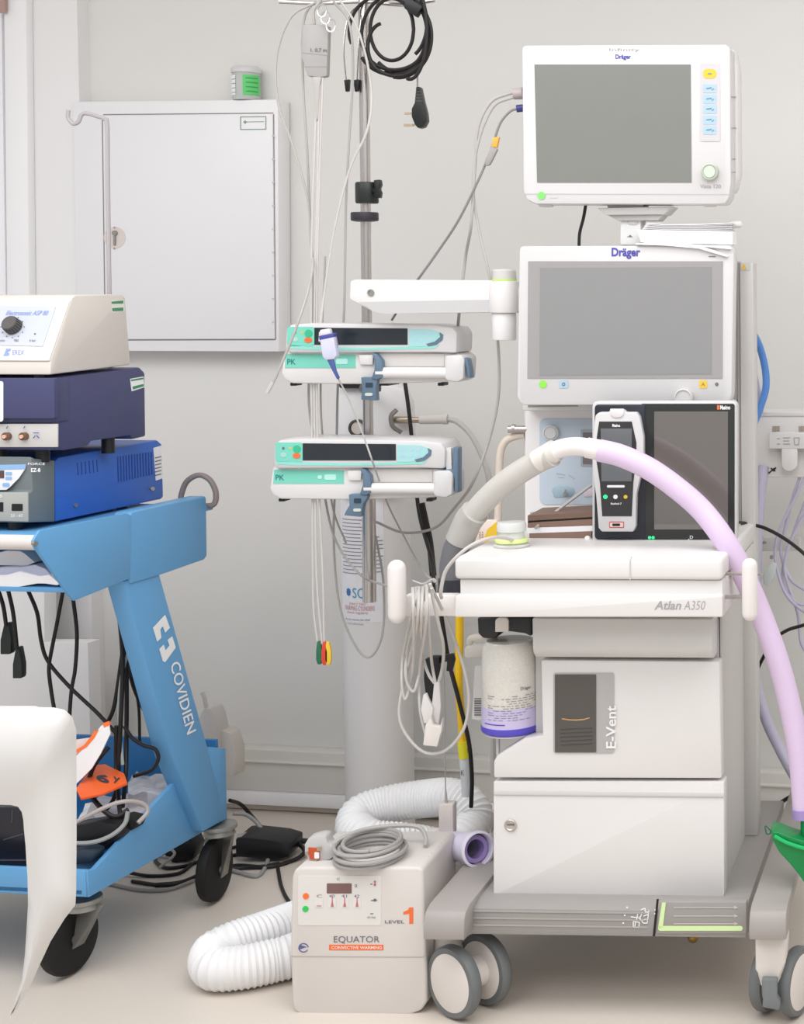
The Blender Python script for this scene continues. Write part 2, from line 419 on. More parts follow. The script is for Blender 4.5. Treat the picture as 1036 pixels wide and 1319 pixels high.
# castors
def castor(px, pyb, y, rad, ang, pyt, hx=.030):
    c = FC.front(y)(px, pyb); base = Vector((c.x, c.y, rad + .003)); d = Vector((math.sin(math.radians(ang)), -math.cos(math.radians(ang)), 0))
    ax = Vector((d.y, -d.x, 0)); zt = FC.lx(px, pyt, y).z
    w = obj('castor_wheel', lathe(NB(), [(rad * .25, -.017), (rad * .8, -.015), (rad * .97, -.011), (rad, 0), (rad * .97, .011), (rad * .8, .015), (rad * .25, .017)], base, ax, 40), RUBBER, tro)
    obj('axle_nut', lathe(NB(), [(.011, -.028), (.011, .028)], base, ax, 8), ZINC, w)
    f = NB(); fw = .022
    for s in (-1, 1):
        o = base + ax * (fw * s) - d * .0
        hv = Vector((hx, .0, 0)); hub = [o + d * (-.016) + Vector((0, 0, -.014)), o + d * .016 + Vector((0, 0, -.014)), o + hv * 1.9 + Vector((0, 0, zt - rad - .015)), o + hv * .15 + Vector((0, 0, zt - rad - .015))]
        prism(f, hub, ax * (.003 * s))
    cc = base + Vector((hx, .0, 0))
    cyl(f, Vector((cc.x, cc.y, zt - .022)), Vector((cc.x, cc.y, zt - .008)), .036, .032)
    cyl(f, Vector((cc.x, cc.y, zt - .008)), Vector((cc.x, cc.y, zt + .001)), .04)
    obj('castor_fork', f, ZINC, tro, bev=.001)
castor(90, 1268, 3.3, .076, -14, 1156)
castor(277, 1152, 3.72, .074, -3, 1062, .014)
castor(-160, 1268, 3.3, .076, -14, 1156)

# drip hook rising from the trolley behind the stack
yhk = 3.62
obj('drip_hook', T([(88, 142, yhk), (88, 152, yhk), (94, 159, yhk), (101, 157, yhk), (105, 148, yhk), (112, 146, yhk), (126, 150, yhk), (134, 153, yhk), (138, 163, yhk), (139, 240, yhk), (141, 380, yhk), (144, 500, yhk), (147, 700, yhk)], .0048, n=8), mat('hook_grey', '#b3aeb0', .45), tro, label='thin bent grey hook')

# ---- devices on the trolley
def dev_side(px, py, y): c = FC.lx(px, py, y); return c.x, FC.side(c.x)
# royal blue generator with grey console
y1 = y0 + .02
x1, s1 = dev_side(36, 673, y1)
root = thing('blue_generator', FC.w(x1 - .15, y1 + .2, zd), 'royal blue generator with grey sloping console, lowest device on the trolley', 'medical device', yaw=FC.a)
bl = obj('casing', E([(71, 594), (76, 589), (203, 567), (209, 572), (211, 640), (208, 643), (72, 672)], s1, .33), ROYAL, root, bev=.004)
vent = NB()
for k in range(13): line(vent, 152 + k * 3.6, 588 - k * .5, 153 + k * 3.6, 622 - k * .9, 1.4, s1)
obj('vent_slots', vent, mat('vent_blue', '#1d4593', .5), bl)
vent = NB()
for k in range(6): line(vent, 100 + k * 5, 596 - k * .8, 101 + k * 5, 612 - k * .8, .9, s1)
obj('vent_slots', vent, mat('vent_blue', ''), bl)
b = NB(); line(b, 74, 640, 208, 609, 1.2, s1); obj('ridge', b, mat('ridge_blue', '#3f6cc4', .5), bl)
lb = obj('rating_label', E([(198, 577), (208, 574), (210, 616), (201, 619)], s1, .001, .001), PAPER, root)
b = NB()
for k in range(6): line(b, 200, 590 + k * 4.5, 208, 588 + k * 4.5, 1.2, s1, .0018)
obj('print', b, TXT, lb)
for (px, py) in ((98, 651), (197, 629.5)): obj('screw', E(ell(px, py, 2.6), s1, .003, .003), CHROME, root)
# console profile on side plane
obj('console', E([(40, 588), (46, 591), (71, 593), (71, 672), (36, 673), (35, 672), (36, 636), (42, 632)], s1, .33, .0005), CONS, root, bev=.003)
fr = FC.front(y1); 
obj('console_face', E([(-60, 635), (35.5, 634), (36, 672), (-60, 669)], fr, .004, .003), CONSL, root, bev=.001)
b = NB(); decal(b, rr(-10, 647, 4, 659), fr, .004); decal(b, rr(15, 649, 29, 658, 1), fr, .004); obj('socket', b, BLACK, root)
b = NB(); text(b, '50 - 60', (14, 662, 29, 666), fr, .004); text(b, '3B', (-4, 637, 3, 641), fr, .004); obj('lettering', b, TXW, root)
spn = plane3(s1(40, 590), s1(38, 634), s1(40, 590) - FC.X * .2)
con = obj('control_panel', E([(-60, 600), (33, 598), (32, 604), (24, 616), (12, 628), (8, 631), (-60, 632)], spn, .002, .001), mat('console_print', '#e3e4ea', .4), root)
b = NB(); decal(b, [(-60, 600), (33, 598), (32.5, 604), (-60, 606)], spn, .002); decal(b, rr(7, 608, 15, 612, 1), spn, .002); decal(b, rr(7, 614, 15, 618, 1), spn, .002); decal(b, rr(3, 622, 12, 627, 2), spn, .002)
obj('key', b, mat('key_blue', '#8db4e0', .4), con)
obj('display', E(rr(-12, 606, 5, 616), spn, .001, .002), mat('display_brown', '#5d4748', .2), con)
b = NB(); text(b, 'FORCE', (36, 596, 58, 599), spn, .002); text(b, 'EZ-8', (40, 603, 52, 608), spn, .002, bold=.02); obj('lettering', b, TXW, con)
b = NB()
for (px, py, yy) in ((20, 676, y1 + .03), (190, 650, y1 + .36), (-60, 676, y1 + .03)):
    c = FC.lx(px, py, yy); zz = FC.lx(36, 672.5, y1).z
    cyl(b, FC.w(min(c.x, x1 - .03), yy, zd), FC.w(min(c.x, x1 - .03), yy, zz + .003), .014); obj('foot', b, BLACK, root); b = NB()
# navy casing
y2 = y1 + .03
x2, s2 = dev_side(69, 580, y2)
root = thing('navy_light_source', FC.w(x2 - .15, y2 + .2, FC.lx(69, 590, y2).z), 'navy blue boxed light source with a silver socket strip, middle device on the trolley', 'medical device', yaw=FC.a)
navy = obj('casing', E([(70, 489), (76, 486), (180, 473), (187, 480), (188, 562), (171, 566), (168, 561), (118, 568), (114, 574), (85, 580), (69, 580)], s2, .34), NAVY, root, bev=.004)
f2 = FC.front(y2)
obj('front_hood', E([(70, 487), (88, 486.5), (89, 541), (70, 545)], s2, .34, .004), NAVY, root, bev=.003)
obj('front_hood_face', E(rr(-60, 487, 70, 539, (0, 2, 2, 0)), f2, .012, .014), NAVY, root, bev=.002)
ss = obj('socket_strip', E(rr(-60, 546, 74, 576), f2, .004, .004), CHAMP, root, bev=.001)
for px in (9, 31):
    q = obj('socket', lathe(NB(), [(.0085, -.006), (.0085, .006), (.0055, .007), (.0055, .004)], f2(px, 562, .008), -FC.Y, 20), mat('socket_metal', '#7c5f51', .35, .5), ss)
    obj('socket_core', lathe(NB(), [(.0042, .003), (.0042, .0105)], f2(px, 562, .008), -FC.Y, 12), mat('socket_core_peach', '#e7b79d', .4), q)
b = NB()
for a in range(3): line(b, 44 + 3 * math.cos(a * 2.1) , 561 + 4 * math.sin(a * 2.1), 48.5 + 3 * math.cos(a * 2.1 + 1), 561 + 4 * math.sin(a * 2.1 + 1), 1, f2, .0085)
for px in (9, 31): line(b, px - 1, 552, px + 1, 549, 1, f2, .0085)
obj('symbol', b, TXB, ss)
st = obj('sticker', E([(168, 488), (185, 485), (186, 499), (170, 504)], s2, .001, .001), PAPER, root)
b = NB(); decal(b, [(169, 489), (184.5, 486.4), (184.8, 488.4), (169.2, 491)], s2, .0018); decal(b, [(171, 498), (185, 494.5), (185.4, 497.6), (171.6, 501.6)], s2, .0018); obj('stripe', b, mat('sticker_green', '#3f9163', .5), st)
obj('side_label', E(rr(-60, 491, 4, 543, (0, 3, 3, 0)), f2, .0008, .015), PAPER, root)
b = NB(); zz = FC.lx(69, 578, y2).z
ztop = s1(120, 581).z
for (px, yy) in ((55, y2 + .03), (0, y2 + .03), (152, None)):
    if yy is None: c = FC.l(s2(150, 570)); X = x2 - .02; Y = c.y
    else: X = FC.lx(px, 580, yy).x; Y = yy
    cyl(b, FC.w(X, Y, FC.lx(69, 597, y2).z), FC.w(X, Y, zz + .02), .014); obj('foot', b, BLACK, root); b = NB()
# beige box
y3 = y2 - .01
x3, s3 = dev_side(65, 483, y3)
root = thing('beige_control_unit', FC.w(x3 - .15, y3 + .1, FC.lx(65, 484, y3).z), 'beige sloping control unit with a black dial, topmost device on the trolley', 'medical device', yaw=FC.a)
cas = obj('casing', E([(66, 463), (93, 384), (98, 380), (158, 379), (162, 383), (169, 470), (72, 482), (65, 483)], s3, .34), BEIGE, root, bev=.005)
sl = plane3(s3(66, 463), s3(93, 384), s3(66, 463) - FC.X * .2)
ff = obj('front_face', E([(-70, 464), (63, 464.5), (90, 386), (-70, 387)], sl, .004, .0025), BEIGEW, root, bev=.002)
pn = obj('control_panel', E([(3, 394), (72, 395), (55, 446), (-60, 443), (-60, 394)], sl, .001, .004), mat('panel_print', '#c5cad6', .4), root)
b = NB(); text(b, 'Electrosonic ASP 80', ((9, 400), (63, 400), (61, 406), (7, 406)), sl, .0048, bold=.01, shear=.2)
obj('lettering', b, mat('faded_blue_print', '#8c9fd6', .5), pn); b = NB(); text(b, 'EREX', (16, 451, 31, 457), sl, .0034); decal(b, [(6, 455), (8, 449), (14, 449), (13, 452), (9, 453), (12, 455), (11, 458), (4, 458)], sl, .0034)
obj('logo', b, mat('faded_blue_print', ''), pn)
b = NB()
for k in range(9):
    a = math.radians(-60 + k * 30); decal(b, ell(16 + 15 * math.cos(a), 421 + 14 * math.sin(a), .8, n=6), sl, .0048)
text(b, 'min', (-2, 437, 6, 440), sl, .0048); text(b, 'max', (18, 437, 24, 440), sl, .0048); text(b, '6 bar', (38, 437, 46, 440), sl, .0048); decal(b, ell(45, 430, 1.2, n=8), sl, .0048)
obj('dial_marks', b, TXT, pn)
kc = sl(18, 421, .005); kn = obj('dial', lathe(NB(), [(.0185, 0), (.018, .004), (.0165, .018), (.015, .02), (0, .02)], kc, sl.n, 28), mat('dial_charcoal', '#54504f', .4), root)
b = NB()
for k in range(20):
    a = 2 * math.pi * k / 20; t = sl.n.orthogonal().normalized(); u = sl.n.cross(t); d = t * math.cos(a) + u * math.sin(a)
    cyl(b, kc + d * .0178, kc + d * .0166 + sl.n * .017, .001, n=5)
obj('dial_ribs', b, BLACK, kn)
st = NB(); decal(st, [(144, 388.5), (159, 387), (159, 391), (144, 391.5)], s3); decal(st, [(144.5, 397), (159, 396), (159, 400.5), (145, 401)], s3)
q = obj('sticker', E([(144, 387), (160, 386), (160.5, 401), (144.5, 402.5)], s3, .0004, .0004), mat('sticker_cream', '#e8e3dc', .5), root); obj('stripe', st, mat('sticker_green', '#3f9163', .5), q)
b = NB()
for (px, py, yy) in ((50, 486, y3 + .02), (-50, 486, y3 + .02)):
    c = FC.lx(px, py, yy); cyl(b, FC.w(c.x, yy, FC.lx(65, 487.5, y3).z), FC.w(c.x, yy, c.z + .004), .01); obj('foot', b, BLACK, root); b = NB()
# ================================================================== ANAESTHESIA MACHINE
def mx(px, py, y): return FM.lx(px, py, y)
fy = 3.05
o = mx(765, 1313, fy)
mach = thing('anaesthesia_machine', FM.w(o.x, fy + .3, 0), 'large white anaesthesia machine on a grey wheeled base with worktop and built-in display', 'anaesthesia machine', yaw=FM.a)
F_ = FM.front
# base
pb = F_(3.09)
zb0 = mx(780, 1206, 3.09).z; zb1 = mx(780, 1172, 3.09).z; zbt = mx(780, 1157, 3.13).z
xl = mx(594, 1200, 3.09).x; xr = mx(962, 1200, 3.09).x
def prof(bm, F, pts, x0, x1):
    return prism(bm, [F.w(x0, y, z) for y, z in pts], F.X * (x1 - x0))
base = obj('base', prof(NB(), FM, [(3.09, zb0), (3.09, zb1), (3.13, zbt), (3.75, zbt), (3.75, zb0 + .02)], xl, xr), MGREY, mach, bev=.003)
b = NB()
for k in range(3):
    lbox(b, FM, xl + .01, mx(835, 1180, 3.09).x, 3.0885, 3.0915, zb0 + .018 + .014 * k, zb0 + .021 + .014 * k)
obj('base_ridge', b, mat('ridge_grey', '#aaa6a2', .4), base)
b = NB(); decal(b, [(846, 1158), (849, 1158), (844, 1206), (841, 1206)], pb, .0015); obj('pedal_gap', b, BLACK, base)
pedal = obj('brake_pedal', E([(850, 1162), (962, 1162), (962, 1203), (846, 1203)], pb, .02, .004), MGREY, mach, bev=.002)
b = NB(); ext(b, rr(848, 1193, 957, 1199, 3), pb, .0015, .0052); ext(b, [(853, 1163), (858, 1163), (854, 1195), (848, 1195)], pb, .0015, .0052)
obj('pedal_marking', b, LIMEP, pedal, label='pale lime L-shaped strip')
b = NB()
for yy in (1169, 1180, 1190): line(b, 868, yy, 948, yy, .9, pb, .005); decal(b, [(946, yy - 2), (951, yy), (946, yy + 2)], pb, .005)
obj('pedal_arrow', b, LGREY, pedal)
b = NB()
def sketch(bm, segs, pl, w=1.3, off=.0015):
    for s in segs: line(bm, *s, w, pl, off)
sketch(b, [(816, 1187, 824, 1188), (824, 1188, 823, 1195), (823, 1195, 816, 1194), (816, 1194, 816, 1187), (819, 1187, 818, 1194), (813, 1181, 826, 1183), (822, 1176, 820, 1186),
           (826, 1172, 831, 1170), (831, 1170, 832, 1176), (828, 1175, 824, 1183), (824, 1183, 829, 1189), (829, 1189, 834, 1189), (834, 1189, 836, 1173), (829, 1180, 835, 1178), (826, 1186, 833, 1184), (836, 1176, 830, 1173)], pb)
for q in ((808, 1169), (805, 1179), (803, 1189), (844.5, 1172), (844, 1177)): decal(b, ell(q[0], q[1], 1.2, n=8), pb, .0015)
obj('foot_symbol', b, TXW, base)
# feet
def foot(px0, px1, nm, ytop):
    xa = mx(px0, 1200, 3.03).x; xb = mx(px1, 1200, 3.03).x
    z0 = mx(px0, 1211, 3.03).z; zt = mx(px0, 1163, 3.07).z
    pts = [(3.03, z0), (3.03, zt - .035), (3.035, zt - .018), (3.045, zt - .006), (3.07, zt), (3.8, zt), (3.83, zt - .02), (3.83, z0 + .03), (3.10, z0 + .03), (3.09, z0)]
    return obj('foot', prof(NB(), FM, pts, xa, xb), mat('warm_grey_foot', '#a29c98', .45, var=.01), mach, bev=.004)
foot(545, 598, 'foot', 1115); foot(965, 1013, 'foot', 1040)
# castors
def mcastor(px, pyb, y, rad, n, gap, stem, brake=False, nm='castor'):
    c = F_(y)(px, pyb); c.z = rad + .002; n = Vector(n).normalized()
    r = obj('castor', lathe(NB(), [(.026, 0), (.03, .02), (.024, c.z)], Vector((stem.x, stem.y, c.z + .01)), (0, 0, 1), 24), CREAM, mach)
    for s in (-1, 1):
        cc = c + n * (gap / 2 * s)
        tw = obj('wheel', lathe(NB(), [(rad * .8, -.012), (rad * .95, -.012), (rad, -.006), (rad, .006), (rad * .95, .012), (rad * .8, .012)], cc, n, 44), DGREY, r)
        obj('hub_cap', lathe(NB(), [(0, -.0135), (rad * .76, -.0135), (rad * .82, -.0115), (rad * .82, .0115), (rad * .76, .0135), (0, .0135)], cc, n, 44), CREAM, r)
    cyl(bb := NB(), c - n * gap * .35, c + n * gap * .35, .03); obj('fork', bb, CREAM, r)
    return r, c
st = F_(3.17)(575, 1210)
mcastor(606, 1311, 3.125, .072, (.58, .81, 0), .076, Vector((mx(576, 1210, 3.16).x, 3.15, 0)) if 0 else F_(3.175)(578, 1215))
r, c = mcastor(1008, 1297, 3.14, .067, (.93, -.36, 0), .062, F_(3.10)(996, 1240), True)
obj('castor_shroud', E([(973, 1208), (1014, 1208), (1012, 1240), (1003, 1262), (980, 1261), (973, 1250)], F_(3.06), .05), CREAM, r, bev=.006)
obj('brake_lever', E([(981, 1262), (1001, 1262), (1001, 1284), (1005, 1291), (1004, 1302), (982, 1298), (983, 1288)], F_(3.045), .02), SLATE, r, bev=.003)
for (px, y) in ((640, 3.72), (1000, 3.72)):
    q = F_(y)(px, 1190)
    obj('rear_castor_wheel', lathe(NB(), [(.02, -.02), (.055, -.02), (.06, -.01), (.06, .01), (.055, .02), (.02, .02)], Vector((q.x, q.y, .061)), FM.X, 30), DGREY, mach)
    b = NB(); cyl(b, Vector((q.x, q.y + .03, .06)), Vector((q.x, q.y + .03, .2)), .018); obj('rear_castor_stem', b, CREAM, mach)
b = NB(); q = F_(3.3)(893, 1207); ball(b, q, .012); obj('castor_lock', b, mat('brass', '#a88a4a', .35, .7), mach)
# body
pf = F_(3.15)
zz0 = mx(780, 1156, 3.15).z
obj('body_core', E([(690, 796), (926, 796), (932, 1154), (640, 1154), (640, 1004), (690, 990)], F_(3.19), .30), LGREY, mach, bev=.002)
obj('drawer', E(rr(636, 1007, 933, 1155, (1, 1, 3, 3)), pf, .04), WHITE, mach, bev=.003, label='large white bottom drawer with a round lock')
dr = COL.objects['drawer']
b = NB(); ext(b, [(636, 1018), (933, 1021), (933, 1027), (636, 1024)], pf, .004, .003); obj('ridge_or_highlight', b, WHITE2, dr, bev=.001)  # raised strip stands for the highlight along the drawer groove
q = obj('drawer_lock', lathe(NB(), [(.0125, 0), (.0125, .003), (.010, .0045), (.008, .003), (0, .003)], pf(658, 1062.5), pf.n, 26), mat('warm_steel', '#c7bdb4', .35, .6), dr)
obj('lock_slot', E(rr(653, 1061.5, 663, 1063.5, 1), pf, .001, .0045), TXT, q)
# middle module
obj('module_front', E([(697, 850), (927, 852), (930, 1003), (636, 1002), (636, 981), (640, 974), (652, 966), (676, 951), (699, 948)], F_(3.15), .04), WHITE, mach, bev=.004)
mf = COL.objects['module_front']
w = obj('window_frame', E(rr(713, 867, 791, 970, 3), pf, .003, .0025), mat('window_frame_grey', '#b5b2b1', .4), mf)
obj('window_glass', E(rr(715, 869, 768, 969, 1), pf, .001, .0042), mat('smoked_glass', '#575450', .08, spec=.5), w)
b = NB(); text(b, 'E-Vent', ((781, 964), (781, 909), (794, 909), (794, 964)), pf, .0042, bold=.02); 
obj('lettering', b, TXW, w)
bel = obj('bellows_ring', E([(724, 925), (733, 926.5), (742, 926.8), (752, 926), (760, 924), (760, 925.2), (752, 927.6), (742, 928.4), (733, 928), (724, 926.6)], pf, .0006, .005), mat('copper_ring', '#c79a6c', .4), w)
b = NB()
for k in range(5): line(b, 722, 940 + k * 5, 763, 938 + k * 5, 1, pf, .005)
obj('bellows_fold', b, mat('fold_grey', '#4a4743', .5), w)
# upper drawer (grey with rounded underside)
pts = [(3.12, mx(800, 797, 3.12).z), (3.12, mx(800, 835, 3.12).z), (3.125, mx(800, 843, 3.12).z), (3.14, mx(800, 850, 3.12).z), (3.3, mx(800, 850, 3.12).z), (3.3, mx(800, 797, 3.12).z)]
obj('upper_front', prof(NB(), FM, pts, mx(686, 820, 3.12).x, mx(918, 820, 3.12).x), mat('pale_grey_front', '#d0cecc', .4, var=.01), mach, bev=.003)
# right side panel & back panel
obj('side_panel', E([(918, 795), (944, 700), (947, 700), (950, 1100), (932, 1153), (930, 850), (918, 850)], F_(3.20), .0001) if 0 else lbox(NB(), FM, mx(931, 900, 3.19).x - .004, mx(931, 900, 3.19).x, 3.19, 3.52, zz0, mx(931, 700, 3.19).z), LGREY, mach)
# worktop
zw = mx(760, 719, 3.04).z
wt = obj('worktop', lbox(NB(), FM, mx(585, 720, 3.04).x, mx(931, 720, 3.04).x, 3.04, 3.52, mx(760, 747, 3.04).z, zw), WHITE, mach, bev=.008, seg=3)
b = NB(); lbox(b, FM, mx(585, 720, 3.04).x + .008, mx(931, 720, 3.04).x - .002, 3.05, 3.5, mx(760, 795, 3.045).z, mx(760, 748, 3.04).z)
fas = obj('fascia', b, WHITE, mach, bev=.002)
p2 = F_(3.04)
obj('fascia_rail', E(rr(586, 767, 931, 795, (2, 2, 2, 2)), p2, .03, .004), WHITE, mach, bev=.003)
b = NB(); line(b, 812, 721, 812, 747, 1.6, p2, .001); line(b, 812, 722, 814, 717, 1.6, p2, .0012); obj('worktop_gap', b, mat('soft_gap', '#c9c5c3', .6), wt)
b = NB(); text(b, 'Atlan', (843, 774, 878, 785.5), p2, .0046, bold=.02, shear=.25); text(b, 'A350', (881, 774, 909, 785.5), p2, .0046, bold=-.005, shear=.25)
obj('lettering', b, mat('lettering_grey', '#a5a1a4', .45), fas)
# handles
def capsule(bm, a, bb, r):
    a = Vector(a); bb = Vector(bb); L = (bb - a).length; pr = []
    for k in range(6): pr.append((r * math.sin(math.pi / 2 * k / 5), r - r * math.cos(math.pi / 2 * k / 5)))
    for k in range(5, -1, -1): pr.append((r * math.sin(math.pi / 2 * k / 5), L - r + r * math.cos(math.pi / 2 * k / 5)))
    return lathe(bm, pr, a, bb - a, 24)
hb = mat('handle_ivory', '#e3ddda', .4, var=.01)
obj('grab_handle', capsule(NB(), P(512, 803, 3.06), P(511, 721, 3.06), .0175), hb, mach)
obj('handle_bracket', E(rr(521, 767, 587, 794, 2), F_(3.07), .03), mat('bracket_ivory', '#e9e4e1', .4), mach, bev=.004)
obj('grab_handle', capsule(NB(), P(966.5, 800, 3.02), P(966, 719, 3.02), .0150), hb, mach)
b = NB(); cyl(b, P(932, 739, 3.08), P(966, 739, 3.05), .0035); cyl(b, P(932, 769, 3.08), P(966, 769, 3.05), .004); cyl(b, P(943, 732, 3.075), P(943, 748, 3.075), .0015)
cyl(b, P(968, 740, 3.05), P(981, 740, 3.03), .0022)
obj('handle_rod', b, CHROME, mach)
# rear column
pc_ = F_(3.50)
colm = obj('rear_column', lbox(NB(), FM, mx(958, 1000, 3.50).x, mx(975.5, 1000, 3.50).x, 3.50, 3.56, zbt, mx(960, 338, 3.50).z), mat('column_grey', '#cbc8c5', .4, .1, var=.01), mach, bev=.003)
obj('rear_column', lbox(NB(), FM, mx(945, 900, 3.52).x, mx(957, 1000, 3.52).x, 3.52, 3.56, zbt, mx(950, 336, 3.52).z), LGREY, mach, bev=.002)
b = NB(); lbox(b, FM, mx(954.5, 1000, 3.5).x, mx(957.5, 1000, 3.5).x, 3.505, 3.53, zbt, mx(960, 338, 3.50).z); obj('column_groove', b, mat('groove_grey', '#aaa6a3', .5), colm)
q = obj('warning_label', E([(955, 339), (967, 339), (967, 348), (955, 348)], pc_, .0005, .001), WHITE2, colm)
obj('warning_triangle', E([(958.5, 339.5), (962, 347), (955, 347)], pc_, .0005, .0016), YEL, q)
# anaesthetic vapour panel behind
pv = F_(3.47)
vp = obj('gas_panel', E(rr(676, 524, 948, 688, 4), pv, .16), mat('panel_white', '#ebe8e7', .4, var=.01), mach, bev=.004)
bp_ = obj('blue_panel', E(rr(695, 539, 800, 650, 8), pv, .003, .0025), BLUEP, vp, bev=.001)
q = obj('flow_knob', lathe(NB(), [(.017, 0), (.0165, .012), (.014, .014), (.0135, .011), (0, .011)], pv(711, 557, .003), pv.n, 28), mat('knob_ring', '#dfe3e0', .4), bp_)
obj('knob_face', lathe(NB(), [(.0128, 0), (.0128, .014), (0, .014)], pv(711, 557, .003), pv.n, 28), WHITE2, q)
b = NB(); ext(b, rr(748, 553, 775, 601, 2), pv, .003, .0045); obj('slot_frame', b, mat('slot_grey', '#aab3bb', .4), bp_, bev=.001)
b = NB(); ext(b, rr(751, 557, 772, 598, 1), pv, .001, .0055); obj('slot', b, mat('slot_dark', '#7d7578', .3), bp_)
b = NB(); ext(b, [(711, 632), (713, 628), (719, 626), (732, 626), (739, 629), (741, 634), (735, 640), (714, 641)], pv, .002, .0045); obj('recess', b, mat('recess_blue', '#a3b9c6', .4), bp_, bev=.001)
b = NB(); cyl(b, pv(728, 636, .004), pv(728, 636, .02), .0045); cyl(b, pv(729, 632, .015), pv(729, 632, .024), .003); obj('nozzle', b, ZINC, bp_)
obj('recess', E(rr(752, 630, 764, 640, 2), pv, .002, .0045), mat('recess_rose', '#d8cbd3', .4), bp_, bev=.001)
b = NB(); 
for a, c2 in (((717, 610), (728, 612)), ((733, 612), (740, 617)), ((719, 615), (727, 615.5))): line(b, *a, *c2, 1, pv, .0032)
line(b, 683, 661, 692, 660, 2, pv, .001)
obj('print', b, mat('faint_print', '#a9b6c0', .5), vp)
obj('side_column', E(rr(674, 700, 690, 520, 0), pv, .1, -.01) if 0 else E([(646, 700), (676, 700), (676, 524), (668, 524)], F_(3.52), .001) if 0 else lbox(NB(), FM, mx(676, 600, 3.5).x, mx(684, 600, 3.5).x, 3.5, 3.6, zw, mx(680, 516, 3.5).z), WHITE, mach)
b = NB(); lbox(b, FM, mx(670, 520, 3.40).x, mx(940, 520, 3.40).x, 3.42, 3.60, mx(680, 530, 3.40).z, mx(680, 519, 3.40).z); neck = obj('panel_header', b, WHITE, mach, bev=.003)
b = NB(); line(b, 680, 523, 745, 522, 3, F_(3.42), .001); obj('vent_slit', b, MGREY, neck)
# curved side pipe (ivory) at the left of the panel
obj('ivory_pipe', T([(676, 560, 3.50), (664, 562, 3.50), (652, 568, 3.50), (645, 582, 3.50), (643, 610, 3.50), (641, 690, 3.50)], .0085, n=12), mat('ivory_pipe', '#ddd0c2', .4), mach)
b = NB(); cyl(b, P(655, 553, 3.49), P(680, 553, 3.49), .0085); cyl(b, P(660, 552, 3.49), P(664, 552, 3.49), .010); obj('pipe_clamp', b, CHROME, mach)
# built-in display
ps = F_(3.34)
dsp = obj('display_housing', E([(672, 317), (669, 321), (666, 511), (670, 520), (676, 522), (930, 522), (940, 518), (943, 508), (946, 330), (944, 320), (940, 316)], ps, .05), WHITE2, mach, bev=.005)
obj('display_border', E([(680.5, 336.5), (931.5, 336.5), (931, 487.5), (679.5, 487.5)], ps, .002, .0015), SCREEN2, dsp)
obj('display_screen', E([(696, 345), (917, 344), (917, 482), (695, 484)], ps, .001, .0021), mat('lcd_reflection_grey', '#8e8e8e', .25, var=.01, spec=.3), dsp)  # reflection of the bright room put in as an even grey base
b = NB(); text(b, 'Dräger', (788, 319, 825, 333.5), ps, .001, bold=.03); obj('lettering', b, TXB, dsp)
b = NB(); line(b, 913, 330.5, 922, 330.5, 1, ps, .001); obj('print', b, TXT, dsp)
def pad(x0, y0, x1, y1, m, nm='key'): return obj(nm, E(rr(x0, y0, x1, y1, 2), ps, .001, .0012), m, dsp)
obj('power_key', E(ell(699.5, 495, 5), ps, .001, .0012), LIME, dsp); pad(720, 490, 732, 500, BTN); pad(901, 490, 911, 500, YEL, 'alarm_key')
b = NB(); decal(b, ell(923.5, 495, 2.3), ps, .0012); text(b, 'o', (724, 492.5, 728.5, 497.5), ps, .0014, bold=.03); text(b, 'A', (903.5, 492.5, 908.5, 497.5), ps, .0014); obj('symbol', b, TXT, dsp)
q = obj('rotary_knob', lathe(NB(), [(.0205, 0), (.0195, .016), (.017, .018), (.016, .015), (0, .015)], ps(882, 512), ps.n, 30), LGREY, dsp)
# arm on the left
pa = F_(3.40)
arm = obj('swivel_arm', E([(451, 362), (458, 360), (636, 361), (640, 403), (492, 404), (478, 400), (452, 387), (450, 384)], pa, .05), WHITE, mach, bev=.004)
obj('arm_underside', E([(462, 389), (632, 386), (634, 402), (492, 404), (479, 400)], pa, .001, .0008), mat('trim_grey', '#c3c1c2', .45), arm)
q = obj('arm_bolt', lathe(NB(), [(.0075, 0), (.0075, .003), (.0045, .003), (.0045, .001), (0, .001)], pa(478, 377), pa.n, 20), ZINC, arm)
b = NB(); cyl(b, P(649.5, 438, 3.43), P(649.5, 403, 3.43), .026); q = obj('arm_pivot', b, mat('pivot_white', '#e4e2e1', .4), mach, bev=.002)
b = NB(); lathe(b, [(.033, 0), (.033, .068)], P(650, 403, 3.43), (0, 0, 1)); obj('arm_pivot', b, WHITE, mach, bev=.003)
b = NB(); lathe(b, [(.027, 0), (.027, .004)], P(649.5, 362, 3.43), (0, 0, 1)); obj('pivot_ring', b, mat('lime_ring', '#c9e77f', .4), mach)
b = NB(); lathe(b, [(.026, 0), (.025, .018), (.022, .021), (0, .022)], P(649.5, 359.5, 3.43), (0, 0, 1)); obj('pivot_cap', b, LGREY, mach)
b = NB(); lbox(b, FM, mx(660, 370, 3.43).x, mx(700, 370, 3.43).x, 3.41, 3.45, mx(660, 400, 3.43).z, mx(660, 370, 3.43).z); obj('arm_mount', b, WHITE, mach)
